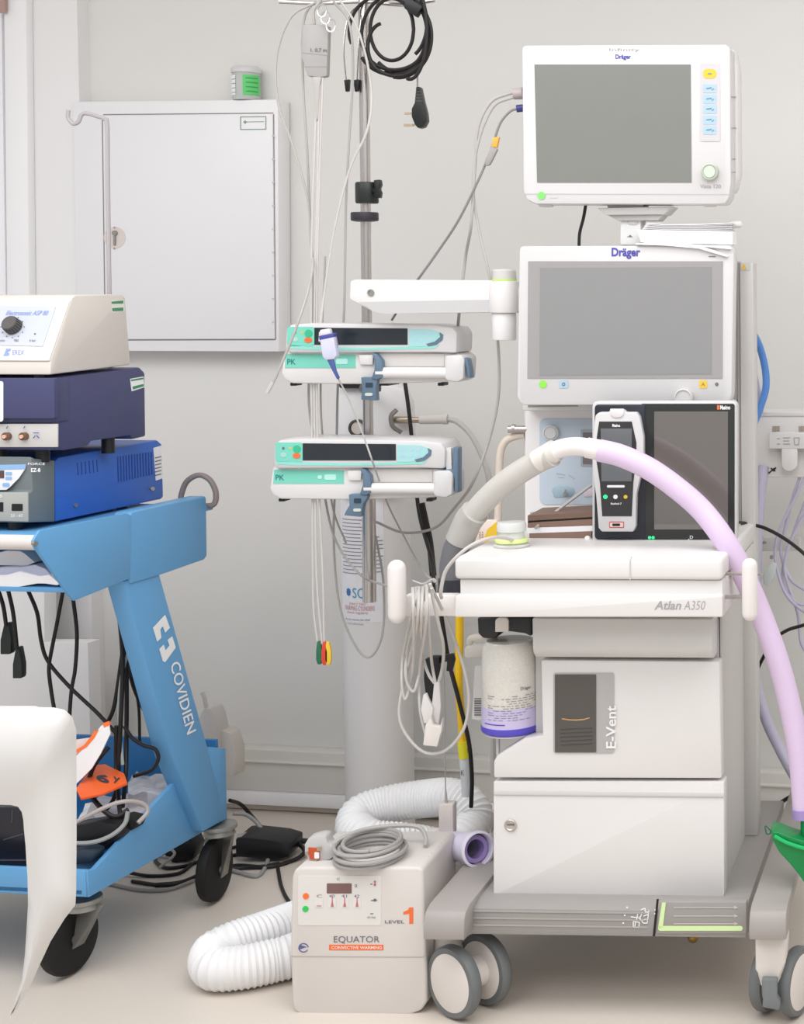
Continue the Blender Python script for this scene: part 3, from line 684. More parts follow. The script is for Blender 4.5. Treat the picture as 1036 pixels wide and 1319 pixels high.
# absorber
ac = P(658.5, 940, 3.22); R_ = .058
ab = thing('absorber_canister', P(658.5, 944, 3.22), 'cylindrical absorber canister of white granules with a violet base, hung under the machine worktop', 'canister')
zt = P(658.5, 824, 3.22).z; zb = P(658.5, 944, 3.22).z; hh = zt - zb
obj('body', lathe(NB(), [(R_ * .9, .002), (R_ * 1.0, .012), (R_ * .985, hh * .75), (R_ * .93, hh * .95), (R_ * .8, hh), (0, hh)], Vector((ac.x, ac.y, zb)), n=48), mat('lime_granules', '#efece4', .45, var=.12, scale=260, bump=.5, coat=.5), ab)
obj('base_ring', lathe(NB(), [(0, -.002), (R_ * .8, .0), (R_ * 1.0, .008), (R_ * 1.035, .013), (R_ * 1.035, .02), (R_ * 1.0, .022)], Vector((ac.x, ac.y, zb)), n=48), mat('violet_ring', '#5a4fc4', .3), ab)
obj('tint_band', lathe(NB(), [(R_ * 1.005, .021), (R_ * 1.0, .062)], Vector((ac.x, ac.y, zb)), n=48), mat('violet_tint', '#cfc6e8', .3), ab)
pcn = Vector((ac.x, ac.y, zb))
def wrapstrip(bm, x0, x1, z0, z1, r=R_ * 1.012):
    f = lambda x: math.degrees(math.asin(max(-1, min(1, x / r)))) + 22
    return arc(bm, pcn, r, f(x0), f(x1), z0, z1, 5)
b = NB(); wrapstrip(b, -.055, -.02, .03, .0325); obj('stripe', b, mat('violet_ring', ''), ab)
b = NB()
random.seed(3)
for row in range(11):
    z = .04 + row * .0048; x = -.05
    while x < .045:
        l = random.uniform(.003, .012)
        if random.random() < .72 and not (row > 6 and x < -.02 and row < 9): wrapstrip(b, x, min(x + l, .05), z, z + .0012)
        x += l + .003
obj('print', b, mat('faint_print_dark', '#8f8b93', .5), ab)
def cyltext(bm, s, x0, x1, z0, z1, r=R_ * 1.015):
    tb_ = NB(); pl_ = Plane((0, 3, 0), (0, -1, 0)); text(tb_, s, (500, 500, 600, 530), pl_, 0)
    xs = [v.co.x for v in tb_.verts]; zs = [v.co.z for v in tb_.verts]
    vm = {}
    for v in tb_.verts:
        u = (v.co.x - min(xs)) / (max(xs) - min(xs)); t = (v.co.z - min(zs)) / (max(zs) - min(zs))
        a = math.asin((x0 + (x1 - x0) * u) / r) + math.radians(22)
        vm[v] = bm.verts.new(pcn + Vector((r * math.sin(a), -r * math.cos(a), z0 + (z1 - z0) * t)))
    for f in tb_.faces: bm.faces.new([vm[v] for v in f.verts])
    tb_.free()
b = NB(); cyltext(b, 'Dräger', .012, .034, .098, .106); obj('lettering', b, TXK, ab)
b = NB(); ext(b, [(615, 796), (684, 796), (684, 820), (676, 816), (645, 812), (638, 823), (622, 822), (616, 816)], F_(3.18), .08); mt_ = obj('absorber_mount', b, mat('mount_black', '#2b2b2d', .45), mach, bev=.003)
obj('mount_key', E(rr(638, 796, 655, 814, (5, 5, 0, 0)), F_(3.18), .01, .006), CREAM, mt_, bev=.001)
b = NB(); tube(b, TP([(605, 828, 3.25), (608, 822, 3.24), (622, 820, 3.23), (640, 824, 3.24)]), .007, n=10); obj('elbow', b, mat('ivory_fitting', '#ded6cc', .4), mach)
obj('ivory_fitting', E(rr(598, 833, 640, 848, 4), F_(3.3), .03), mat('ivory_fitting2', '#d8d2ca', .45), mach, bev=.004)
tg = obj('barcode_tag', E([(612, 858), (628, 858), (632, 930), (608, 926)], F_(3.3), .004), mat('tag_clear', '#dcdad6', .3), mach)
b = NB()
for k in range(8): line(b, 611, 900 + k * 3, 620, 900 + k * 3, 1 + (k % 3) * .5, F_(3.3), .001)
obj('barcode', b, TXT, tg)
b = NB(); cyl(b, P(642, 948, 3.22), P(642, 972, 3.22), .0035); obj('drain_pipe', b, WHITE, mach)

# ================================================================== PATIENT MONITOR
pm = F_(3.36)
mon = thing('patient_monitor', F_(3.41)(806, 263), 'white monitor with blank grey screen and column of pale blue keys, topmost on the machine', 'monitor', yaw=FM.a)
hs = obj('housing', E([(672, 62), (676, 58), (935, 57), (941, 61), (942, 235), (940, 253), (935, 262), (926, 263), (690, 263), (678, 257), (674, 246)], pm, .07), WHITE2, mon, bev=.006)
obj('rear_housing', E([(700, 75), (946, 62), (951, 90), (952, 225), (946, 248), (700, 255)], F_(3.43), .06), WHITE, mon, bev=.008)
b = NB()
for (a, c2) in (((943, 125), (949, 125)), ((943, 165), (949, 165)), ((944, 205), (948, 205)), ((944, 222), (948, 222))): line(b, *a, *c2, 1.2, FM.side(mx(942, 150, 3.36).x), .001)
obj('side_slit', b, MGREY, mon)
obj('screen', E([(688.5, 83), (890, 83), (891, 235), (692, 235)], pm, .002, .0015), SCREEN, mon)
kp = obj('keypad', E(rr(902, 82, 928, 182, 1), pm, .001, .0012), mat('keypad_rose', '#c9c5c8', .4), mon)
obj('alarm_key', E(rr(906, 89, 923, 101, 5), pm, .001, .002), YEL, kp)
for k, yy in enumerate((108.5, 122, 135, 149, 162)): obj('key', E(rr(906, yy, 923, yy + 11, 1), pm, .001, .002), BTN, kp)
b = NB()
for k, yy in enumerate((114, 127.5, 140.5, 154.5, 167.5)): line(b, 910, yy, 917, yy - 1, 1.4, pm, .0028); line(b, 917, yy + 2, 920, yy, 1, pm, .0028)
line(b, 912, 95, 917, 95, 1.6, pm, .0028)
obj('key_symbol', b, mat('key_print', '#6d8fa5', .5), kp)
q = obj('rotary_knob', lathe(NB(), [(.0185, 0), (.0175, .012), (.0155, .014), (.013, .012), (.0125, .0125), (0, .0125)], pm(915.5, 222), pm.n, 30), mat('knob_pale', '#bcc3b4', .4), mon)
obj('knob_face', lathe(NB(), [(.012, 0), (.0118, .0145), (0, .0145)], pm(915.5, 222), pm.n, 30), mat('knob_centre', '#c8d3c5', .4), q)
b = NB(); text(b, 'Vista 120', (902, 237.5, 929, 242.5), pm, .001, bold=.01); text(b, 'Infinity', (785, 62, 824, 67), pm, .001); obj('small_lettering', b, mat('small_print', '#a19ea2', .5), mon)
b = NB(); text(b, 'Dräger', (793, 70, 813, 77.5), pm, .001, bold=.03); obj('lettering', b, TXB, mon)
obj('power_button', E(ell(697.5, 252, 5), pm, .002, .002), mat('lamp_green', '#7fdc6e', .4), mon)
b = NB(); line(b, 675, 250, 940, 250.5, 1.2, pm, .0006); obj('seam', b, mat('seam', '#b9b6b7', .5), mon)
b = NB(); line(b, 708, 254, 719, 254, 2, pm, .001); obj('indicator', b, LGREY, mon)
for px in (702, 914): obj('foot', E(rr(px - 8, 262.5, px + 8, 266.5, 2), F_(3.38), .02), WHITE, mon)
# mount
b = NB()
lbox(b, FM, mx(790, 270, 3.38).x, mx(860, 270, 3.38).x, 3.38, 3.44, mx(800, 266.5, 3.38).z, mx(800, 263.5, 3.38).z)
mt_ = thing('monitor_mount', F_(3.42)(820, 314), 'grey swivel bracket carrying the topmost monitor', 'bracket', yaw=FM.a)
b = NB(); ext(b, [(770, 268), (860, 266), (866, 265), (856, 276), (780, 277)], F_(3.38), .08); obj('plate', b, mat('bracket_grey', '#cfcdcb', .4, .2), mt_, bev=.002)
b = NB(); ext(b, rr(783, 263.2, 829, 268, 1), F_(3.385), .06); obj('slider', b, MGREY, mt_)
b = NB(); ext(b, [(783, 277), (855, 276), (848, 284), (796, 284)], F_(3.39), .06); obj('lower_plate', b, mat('bracket_grey2', '#c3c1bf', .4, .2), mt_, bev=.002)
b = NB(); lathe(b, [(.022, 0), (.024, .012), (.016, .03)], P(818, 290, 3.42)); obj('swivel', b, CHAMP, mt_)
b = NB(); ext(b, rr(799, 282, 826, 316, 2), F_(3.40), .04); obj('post', b, mat('post_white', '#e0dedd', .4), mt_, bev=.003)
b = NB(); decal(b, ell(812, 304, 1.4, n=8), F_(3.40), .001); line(b, 808, 305, 815, 305, .8, F_(3.40), .001); obj('print', b, TXT, mt_)
# papers on top
pp = F_(3.36)
zt_ = mx(880, 316, 3.36).z
pap = thing('paper_stack', F_(3.40)(882, 316), 'stack of white papers and envelopes lying on the lower display', 'papers', yaw=FM.a)
def sheet(nm, pts, y, d, m=PAPER): return obj(nm, E(pts, F_(y), d), m, pap)
sheet('envelope', [(821, 296), (944, 298), (944, 315), (826, 312)], 3.37, .055)
for k in range(6):
    sheet('sheet', [(834 - k * 1.5, 287 + k * 1.7), (856, 289 + k * 1.5), (900, 288.5 + k * 1.6), (943, 287 + k * 1.8), (943, 287.9 + k * 1.8), (900, 289.6 + k * 1.6), (856, 290 + k * 1.5), (834 - k * 1.5, 288 + k * 1.7)], 3.365 + k * .002, .05, PAPER if k % 2 == 0 else mat('paper_shade', '#e0dee2', .7))
sheet('curled_sheet', [(820, 313), (860, 314), (905, 317), (938, 329), (937, 331), (900, 320), (860, 316.5), (819, 315)], 3.332, .04)
sheet('curled_sheet', [(830, 312), (880, 313.5), (942, 319), (942, 321), (880, 315.5), (830, 314)], 3.331, .06)
obj('pen_holder', capsule(NB(), P(938, 289, 3.42), P(957, 289, 3.42), .0075), WHITE, pap)
# ================================================================== PULSE MONITOR WITH DOCKED HANDSET
zwy = zw
yd = 3.27
pd = F_(yd)
q0 = mx(855, 698, yd)
dk = thing('docking_monitor', FM.w(q0.x, yd + .03, zw), 'black framed touch screen with a docked white handset, standing on the machine worktop', 'monitor', yaw=FM.a)
zc = mx(855, 698, yd).z
print('dock bottom z', zc, 'worktop', zw)
obj('white_shell', E(rr(763, 517, 949, 698, 6), pd, .035), WHITE2, dk, bev=.003)
obj('bezel', E(rr(826, 520, 946.5, 695, (2, 3, 3, 2)), pd, .004, .003), GLOSSB, dk, bev=.001)
obj('dock_cradle', E(rr(766, 521, 832, 695, (5, 2, 2, 5)), pd, .006, .004), mat('cradle_navy_black', '#262932', .3), dk, bev=.002)
obj('screen', E([(843, 530), (938, 530), (938, 682), (843, 682)], pd, .001, .0036), GLASSD, dk)
b = NB(); text(b, 'Masimo', (928, 522, 941, 527.5), pd, .0036, bold=.03); text(b, 'D', (889, 690, 893, 694), pd, .0036); line(b, 888, 694, 886.5, 696, 1, pd, .0036); obj('lettering', b, TXW, dk)
b = NB(); decal(b, [(924, 522), (927, 522), (927, 527.5), (924, 527.5)], pd, .0036); obj('logo_mark', b, ORANGE, dk)
b = NB(); decal(b, ell(837, 692.5, 2), pd, .0036); decal(b, ell(841.5, 692.5, 2), pd, .0036); obj('status_light', b, mat('led_green', '#28e08a', .4, emit=.6), dk)
hp = [(786, 528), (804, 528), (806, 531), (820, 531), (824, 537), (829, 562), (829.5, 592), (826, 610), (820, 636), (819, 678), (816, 685), (775, 685), (771, 680), (768, 640), (763.5, 610), (763, 570), (767, 535), (772, 531), (784, 531)]
h = obj('handset', E(hp, pd, .02, .022), WHITE2, dk, bev=.003, label='white docked handset')
fp = [(772, 543), (814, 543), (820, 570), (820, 590), (816, 622), (814, 665), (776, 665), (773, 622), (768, 590), (768, 570)]
obj('handset_face', E(fp, pd, .001, .023), mat('handset_black', '#3a3839', .15), h)
obj('handset_screen', E([(774, 552), (814, 552), (814, 620), (775, 620)], pd, .001, .0238), mat('handset_lcd', '#6a6d70', .15), h)
b = NB(); text(b, 'Masimo', (789, 546, 799, 550), pd, .0238, bold=.03); decal(b, rr(782, 625, 805, 628, 1.4), pd, .0238); text(b, 'Radical-7', (787, 647.5, 801, 650), pd, .0238, bold=.02); decal(b, ell(793, 640, 2.8), pd, .0238); obj('lettering', b, TXW, h)
obj('status_light', E(ell(780, 640, 2.8), pd, .001, .0238), mat('led_green', ''), h); obj('status_light', E(ell(806, 640, 2.5), pd, .001, .0238), YEL, h)
b = NB(); decal(b, rr(785, 672, 804, 680, 1), pd, .0228); obj('port_frame', b, RED, h); b = NB(); decal(b, rr(786, 673.2, 803, 678.8, 1), pd, .0232); obj('port_border', b, WHITE2, h)
b = NB(); decal(b, rr(789, 674.4, 799, 677.6, 1), pd, .0236); obj('port', b, BLACK, h)
obj('release_tab', E(rr(786, 526.5, 804, 538, (1, 1, 7, 7)), pd, .003, .0245), WHITE, h, bev=.001)
# things on the worktop
def on(px, py, zoff=0): q = top(zw)(px, py); return q
def rest_book(pts, nm, lab, m1, y, d):
    return None
fo = thing('folder_stack', FM.w(mx(720, 697, 3.3).x, 3.33, zw + .001), 'stack of two brown card folders with white papers, left of the docked screen', 'folders', yaw=FM.a)
pf2 = F_(3.285)
def lay(nm, p, m, y=3.285, d=.12): return obj(nm, E(p, F_(y), d), m, fo)
zfx = mx(720, 698, 3.285).z - zw
lay('folder', [(682, 687), (762, 684.5), (762, 696.5), (682, 698.5)], BROWN)
lay('papers', [(679, 680), (765, 677), (766, 684), (680, 687)], PAPER)
lay('folder', [(680, 673), (764, 668), (764, 676.5), (680, 679.5)], BROWN)
lay('papers', [(680, 671.5), (764, 667), (764, 668.5), (680, 673.5)], BLACK)  # thin black strip between the cover and the folder
lay('cover', [(680, 664), (764, 660), (764, 666), (680, 671)], mat('brown_cover', '#7c6355', .6))
b = NB(); ball(b, F_(3.27)(757, 694), .0065); obj('crumpled_tissue', b, PAPER, fo)
q = on(659.5, 704); 
pot = thing('clear_pot', q, 'small clear stacked pot with a lime green ring on the left end of the worktop', 'pot')
obj('body', lathe(NB(), [(.030, .001), (.030, .008), (.026, .012), (.025, .03), (.029, .032), (.029, .046), (.027, .05), (0, .05)], q, n=30), mat('cloudy_plastic', '#e8e9e6', .2, trans=.25, ior=1.1), pot)
obj('ring', lathe(NB(), [(.031, .009), (.033, .010), (.033, .015), (.031, .017)], q, n=30), mat('lime_ring2', '#dff29c', .4), pot)
obj('saucer', lathe(NB(), [(.034, 0), (.036, .003), (.036, .005), (.030, .007), (0, .007)], q, n=30), WHITE2, pot)
pk = thing('yellow_packet', FM.w(mx(630, 700, 3.3).x, 3.32, zw), 'pink and yellow paper packet leaning behind the clear pot', 'packet', yaw=FM.a)
obj('packet', E([(604, 700), (616, 676), (625, 670), (640, 670), (640, 698)], F_(3.32), .01), mat('packet_peach', '#eadcd2', .6), pk, bev=.001)
obj('flap', E([(622, 699), (628, 682), (640, 672), (640, 697)], F_(3.32), .002, .002), mat('packet_yellow', '#f1c63c', .5), pk)
b = NB()
for k in range(5):
    decal(b, rr(617.5, 685 + k * 3, 619, 686.6 + k * 3), F_(3.32), .001); decal(b, rr(621, 685 + k * 3, 622.3, 686.6 + k * 3), F_(3.32), .001)
obj('print', b, mat('packet_print', '#c08a72', .5), pk)
# ================================================================== TALL WHITE CYLINDER BY THE WALL
yc = 4.08
def cz(py, y=yc): return P(480, py, y).z
pb_ = P(487, 900, yc); cxx = P(486, 800, yc).x
cylr = .086
q = thing('gas_cylinder', (cxx, yc, 0), 'tall white gas cylinder with printed labels standing against the back wall', 'gas cylinder')
zt = cz(492)
obj('body', lathe(NB(), [(0, 0), (cylr * .95, 0), (cylr, .01), (cylr, zt - .06), (cylr * .96, zt - .03), (cylr * .85, zt - .01), (cylr * .6, zt), (0, zt)], (cxx, yc, 0), n=64), mat('cylinder_white', '#e9e6e4', .4, var=.01), q)
CYC = Vector((cxx, yc, 0))
def carc(bm, px0, px1, py0, py1, off=.001):
    """strip wrapped on the cylinder between two picture columns"""
    r = cylr + off
    a0 = P(px0, 600, yc - cylr * .8).x - cxx; a1 = P(px1, 600, yc - cylr * .8).x - cxx
    f = lambda x: math.degrees(math.asin(max(-.999, min(.999, x / r))))
    return arc(bm, CYC, r, f(a0), f(a1), P(480, py1, yc - cylr * .8).z, P(480, py0, yc - cylr * .8).z, 6)
lb_ = obj('label', carc(NB(), 434, 494, 645, 800), mat('label_white', '#efedf0', .5), q)
b = NB(); random.seed(11)
for k in range(16):
    carc(b, 438, 438 + random.choice((30, 31, 24, 32, 28)), 668 + k * 4.6, 669 + k * 4.6, .0016)
for k in range(10): carc(b, 484, 484 + random.choice((5, 8, 9)), 690 + k * 5, 691.2 + k * 5, .0016)
carc(b, 437, 464, 737, 738, .0016)
obj('print', b, mat('faint_print_dark', ''), lb_)
def ctext(bm, s, px0, px1, py0, py1, off=.0018, bold=0):
    t = NB(); pl_ = Plane((0, 3, 0), (0, -1, 0)); text(t, s, (500, 500, 600, 530), pl_, 0, bold=bold)
    xs = [v.co.x for v in t.verts]; zs = [v.co.z for v in t.verts]; r = cylr + off; vm = {}
    xa = P(px0, 700, yc - cylr * .8).x - cxx; xb = P(px1, 700, yc - cylr * .8).x - cxx
    za = P(480, py1, yc - cylr * .8).z; zb_ = P(480, py0, yc - cylr * .8).z
    for v in t.verts:
        u = (v.co.x - min(xs)) / (max(xs) - min(xs)); w_ = (v.co.z - min(zs)) / (max(zs) - min(zs))
        a = math.asin(max(-.999, min(.999, (xa + (xb - xa) * u) / r)))
        vm[v] = bm.verts.new(CYC + Vector((r * math.sin(a), -r * math.cos(a), za + (zb_ - za) * w_)))
    for f in t.faces: bm.faces.new([vm[v] for v in f.verts])
    t.free()
b = NB(); ctext(b, 'SCH', 455, 482, 756, 769, bold=.0); obj('lettering', b, mat('teal_print', '#4aa3c4', .5), lb_)
b = NB()
for k in range(4):
    a = math.pi * k / 4; x, y = 447, 762
    carc(b, x - 3 * abs(math.cos(a)) - .8, x + 3 * abs(math.cos(a)) + .8, y - 4.5 * abs(math.sin(a)) - .8, y + 4.5 * abs(math.sin(a)) + .8, .0017)
obj('star_mark', b, mat('star_blue', '#2e78b8', .5), lb_)
b = NB(); ctext(b, 'DAILY TEST', 450, 474, 775, 778); ctext(b, 'NUR/MAG CYLINDERS', 443, 484, 779, 785); ctext(b, 'check regularly', 446, 476, 786, 790); obj('lettering', b, mat('red_print', '#c98a8e', .5), lb_)
b = NB(); ctext(b, 'do not remove this label', 443, 478, 795, 798); ctext(b, 'return when empty', 446, 470, 801, 804); obj('lettering', b, mat('faint_print_dark', ''), lb_)
b = NB(); carc(b, 477, 482, 716, 728, .0018); obj('sticker', b, mat('sticker_yellow', '#e6dc5a', .5), lb_)
# head of the cylinder (white housing with outlet)
hd = obj('head_housing', E([(434, 498), (474, 492), (494, 494), (519, 500), (528, 520), (530, 580), (520, 640), (436, 640)], F0.front(yc - cylr - .012), .05), mat('housing_white', '#e4e2e1', .35, var=.01), q, bev=.01)
obj('gauge', lathe(NB(), [(.022, 0), (.022, .012), (.017, .013), (.017, .008), (0, .008)], F0.front(yc - cylr - .012)(462, 551), (0, -1, 0), 24), mat('gauge_ring', '#4b4745', .4), hd)
obj('gauge_dial', lathe(NB(), [(.0155, 0), (.0155, .0095), (0, .0095)], F0.front(yc - cylr - .012)(462, 551), (0, -1, 0), 24), mat('gauge_dial', '#cfc5bd', .4), hd)
yf = yc - cylr - .03
b = NB(); cyl(b, P(508, 541, yf), P(530, 541, yf), .009); cyl(b, P(530, 541, yf), P(541, 541, yf), .0075); obj('outlet_valve', b, mat('nickel', '#b8a998', .3, .8), q)
b = NB(); tube(b, TP([(511, 528, yf - .01), (504, 536, yf - .02), (506, 549, yf - .02), (517, 557, yf - .01)]), .006, n=8); obj('valve_lever', b, mat('valve_grey', '#98928f', .35, .5), q)
b = NB(); ext(b, rr(437, 490, 468, 500, 3), F0.front(yf), .02); obj('head_clip', b, BLACK, q)
# white outlet hose
hz = thing('white_outlet_hose', P(620, 700, 3.9), 'thin white hose curving down from the outlet of the tall gas cylinder', 'hose')
b = NB(); cyl(b, P(541, 541, yf), P(558, 540.5, yf), .0105, .0115); cyl(b, P(558, 540.5, yf), P(571, 540, yf), .0115); cyl(b, P(571, 540, yf), P(577, 540, yf), .013); obj('connector', b, CREAM, hz)
obj('hose', T([(577, 540, yf), (590, 544, yf), (608, 562, 3.95), (624, 595, 3.9), (631, 625, 3.85), (634, 690, 3.8), (632, 740, 3.8), (631, 790, 3.8), (636, 1000, 3.8)], .0072), WCABLE, hz)

# ================================================================== DRIP POLE
yp = 3.66
pole = thing('drip_pole', P(476, 775, yp), 'slim steel drip pole with black clamp and collar, carrying two syringe pumps', 'pole')
b = NB(); cyl(b, P(471.5, 300, yp), P(467.5, -40, yp), .0115, n=24); obj('upper_tube', b, CHROME, pole)
b = NB(); cyl(b, P(475.5, 640, yp), P(471, 285, yp), .0115, n=24); obj('middle_tube', b, CHROME, pole)
b = NB(); cyl(b, P(476, 775, yp), P(474.8, 560, yp), .0155, .0150, n=24); obj('lower_tube', b, CHROME, pole)
b = NB(); cyl(b, P(458, 262, yp), P(458, 262, yp), .01) if 0 else lathe(b, [(.024, 0), (.026, .003), (.026, .044), (.024, .048)], P(473, 262, yp)); 
kc_ = obj('clamp', b, mat('clamp_black', '#2a2f2e', .4), pole)
b = NB(); cyl(b, P(480, 247, yp - .01), P(486, 245, yp - .02), .008); ext(b, [(481, 232), (489, 231), (490, 238), (488, 243), (490, 248), (489, 255), (481, 254), (483, 243)], F0.front(yp - .03), .02); obj('clamp_knob', b, BLACK, kc_, bev=.002)
b = NB(); lathe(b, [(.020, 0), (.030, .002), (.031, .005), (.031, .018), (.030, .021), (.018, .021)], P(470, 285.5, yp)); obj('collar_disc', b, mat('collar_black', '#36323a', .45), pole)
b = NB(); tube(b, TP([(360, 2, yp), (410, 4, yp), (468, 2, yp), (520, 6, yp), (560, 0, yp)]), .005, n=10); obj('hook_bar', b, CHROME, pole)
b = NB(); tube(b, TP([(520, 8, yp), (522, -4, yp), (528, 2, yp), (532, 12, yp - .02), (538, 8, yp - .02), (542, -4, yp)]), .004, n=8); obj('hook', b, CHROME, pole)
for (px, x2) in ((446, 444), (458, 460)):
    b = NB(); ext(b, [(px - 3, 103), (px + 4, 102), (px + 3, 117), (px - 1, 118)], F0.front(yp - .02), .012); obj('hook_tip', b, BLACK, pole, bev=.001)
b = NB(); tube(b, TP([(446, 104, yp - .015), (443, 60, yp - .015), (450, 20, yp - .01), (466, 4, yp)]), .0018, n=6); tube(b, TP([(460, 103, yp - .015), (462, 60, yp - .015), (466, 20, yp - .01), (470, 4, yp)]), .0018, n=6); obj('hook_wire', b, CHROME, pole)
# bracket joining the pole to the cylinder head
b = NB(); tube(b, TP([(474, 500, yp), (470, 500, yp + .12), (468, 500, yc - cylr - .01)]), .012, n=8); obj('wall_clamp', b, BLACK, pole)
b = NB(); ext(b, rr(466, 488, 484, 506, 2), F0.front(yp - .02), .04); obj('pole_clamp', b, BLACK, pole)

# ================================================================== SYRINGE PUMPS
def pump(dx, dy, lab, lever):
    F = Frame(470, 3.5, .044); yq = 3.48
    pl = F.front(yq); M_ = lambda pts: [(x + dx, y + dy) for x, y in pts]
    o = pl(465 + dx, 495 + dy)
    r = thing('syringe_pump', (o.x, o.y + .05, o.z), lab, 'syringe pump', 'syringe pumps on the drip pole', yaw=F.a)
    obj('lower_body', E(M_([(366, 452), (362, 480), (366, 489), (376, 494), (470, 495), (574, 492), (588, 485), (590, 455), (470, 449)]), pl, .11, -.004), WHITE, r, bev=.006)
    # upper console
    u = obj('console', E(M_([(368, 428), (373, 418), (400, 416), (560, 418), (583, 421), (589, 430), (588, 455), (560, 454), (372, 455), (367, 450)]), pl, .115, .010), WHITE2, r, bev=.006)
    obj('key_panel', E(M_(rr(370, 421, 405, 446, 3)), pl, .001, .0108), TEAL, u)
    obj('display', E(M_([(405, 422), (525, 423), (525, 444), (405, 444)]), pl, .001, .0112), DSCREEN, u)
    obj('right_panel', E(M_([(527, 424), (556, 424.5), (569, 429), (569, 436), (560, 442), (545, 446), (527, 446)]), pl, .001, .0108), LTEAL, u)
    obj('arc_key', E(M_([(549, 443), (560, 440), (567, 434), (566, 428), (571, 431), (570, 438), (562, 444), (552, 446)]), pl, .001, .0118), STEELB, u)
    obj('teal_band', E(M_([(372, 444), (400, 446.5), (470, 448), (560, 446), (566, 444), (560, 449), (470, 451), (400, 450.5), (372, 449)]), pl, .001, .0108), mat('mint_band', '#8fd9cd', .4), u)
    obj('start_key', E(M_(ell(397.5, 429.5, 5)), pl, .001, .0118), mat('key_green', '#3cb98b', .4), u)
    obj('stop_key', E(M_(ell(397, 438, 5, 3.4)), pl, .001, .0120), ORANGE, u)
    b = NB(); decal(b, M_(ell(380, 428.5, 1.8, n=8)), pl, .0114); obj('indicator', b, TXT, u); b = NB(); decal(b, M_(ell(389, 428.5, 1.6, n=8)), pl, .0114); obj('indicator', b, YEL, u)
    b = NB(); decal(b, M_(ell(380, 437, 4, 3)), pl, .0114); obj('grey_key', b, mat('key_mint_grey', '#a9d3cb', .4), u)
    b = NB()
    for k in range(3): decal(b, M_(rr(532 + k * 10, 428, 537 + k * 10, 432, 1.4)), pl, .0114); decal(b, M_(rr(532 + k * 9, 436, 537 + k * 9, 440, 1.4)), pl, .0114)
    obj('key', b, mat('key_lilac', '#b5cfe4', .4), u)
    # lower face
    lp = obj('label_panel', E(M_([(368, 456), (458, 457), (458, 474), (367, 474)]), pl, .001, -.003), TEAL, r)
    b = NB(); text(b, 'PK', tuple(v + w for v, w in zip((370, 462.5, 381, 469.5), (dx, dy, dx, dy))), pl, -.0022, bold=.01); obj('lettering', b, mat('teal_dark_print', '#2f7f80', .5), lp)
    b = NB(); decal(b, M_(ell(427, 465.5, 3, 2.6)), pl, -.0022); decal(b, M_(rr(433, 462, 448, 469, 2)), pl, -.0022); obj('mark', b, mat('mint_white', '#b9ece2', .5), lp)
    obj('syringe_rest', E(M_([(462, 457), (481, 457), (480, 470), (464, 470)]), pl, .006, .003), WHITE, r, bev=.002)
    # right recess with drive rod
    obj('recess', E(M_([(487, 455), (572, 456), (572, 472), (487, 472)]), pl, .002, -.0015), mat('recess_grey', '#cdc9c6', .5), r)
    b = NB(); cyl(b, pl(486 + dx, 480 + dy, .004), pl(578 + dx, 480.5 + dy, .004), .0125, n=20); obj('drive_rod', b, WHITE, r)
    dh = obj('drive_head', E(M_([(574, 458), (594, 457), (598, 462), (597, 488), (590, 492), (576, 491), (573, 486)]), pl, .09, .018), WHITE2, r, bev=.004)
    obj('drive_grip', E(M_([(592, 459), (602, 462), (605, 475), (606, 487), (602, 487), (600, 472), (596, 465), (590, 464)] if not lever else [(583, 457), (594, 460), (600, 467), (601, 484), (605, 486), (605, 428), (599, 427), (598, 456), (592, 456)]), pl, .03, .012), STEELB, r, bev=.002)
    # plunger clamp hanging in the middle
    obj('barrel_clamp', E(M_([(478, 455), (485, 456), (492, 464), (493, 476), (496, 480), (493, 486), (486, 489), (478, 488), (482, 476), (482, 464)]), pl, .02, .016), STEELB, r, bev=.003)
    b = NB()
    if lever:
        ext(b, M_([(464, 488), (488, 487), (488, 492), (483, 500), (480, 517), (458, 515), (460, 510), (465, 502)]), pl, .02, .012)
    else:
        ext(b, M_([(465, 486), (487, 486), (484, 498), (485, 516), (465, 515), (466, 500)]), pl, .02, .012)
    pc2 = obj('pole_grip', b, STEELB, r, bev=.002)
    b = NB(); ext(b, M_(rr(471, 493, 480, 499, 1)), pl, .002, .0135); obj('grip_slot', b, mat('slot_black_blue', '#2c3d4e', .5), pc2)
    b = NB(); ext(b, M_(rr(470, 506, 480, 510, 2)), pl, .002, .0145); obj('grip_latch', b, mat('latch_cream', '#c9cfc5', .5), pc2)
    b = NB(); cyl(b, pl(476 + dx, 503 + dy, -.09), pl(476 + dx, 503 + dy, -.01), .008); lbox(b, F, pl(470 + dx, 500, 0).x - 0, pl(482 + dx, 500, 0).x, yq + .09, yq + .16, pl(470, 500 + dy).z, pl(470, 470 + dy).z); obj('rear_bracket', b, mat('bracket_dark', '#3d4348', .5), r)
    for px in (378, 568):
        b = NB(); ext(b, M_(rr(px - 4, 493, px + 4, 497, 1)), pl, .03, -.02); obj('foot', b, BLACK, r)
    if lever:
        obj('side_lever', E(M_([(590, 428), (596, 428), (597, 460), (590, 460)]), pl, .02, 0), WHITE, r)
    return r
pump(0, 0, 'upper mint and white syringe pump on the drip pole, partly behind a purple transducer', False)
pump(-15, 149, 'lower mint and white syringe pump on the drip pole, its steel blue clamp lever upright', True)

# ================================================================== CABLES ROUND THE POLE
def cable(nm, pts, r, m, lab, cat='cable', group=None, n=8):
    return obj(nm, T(pts, r, n=n), m, None, label=lab, cat=cat, group=group)
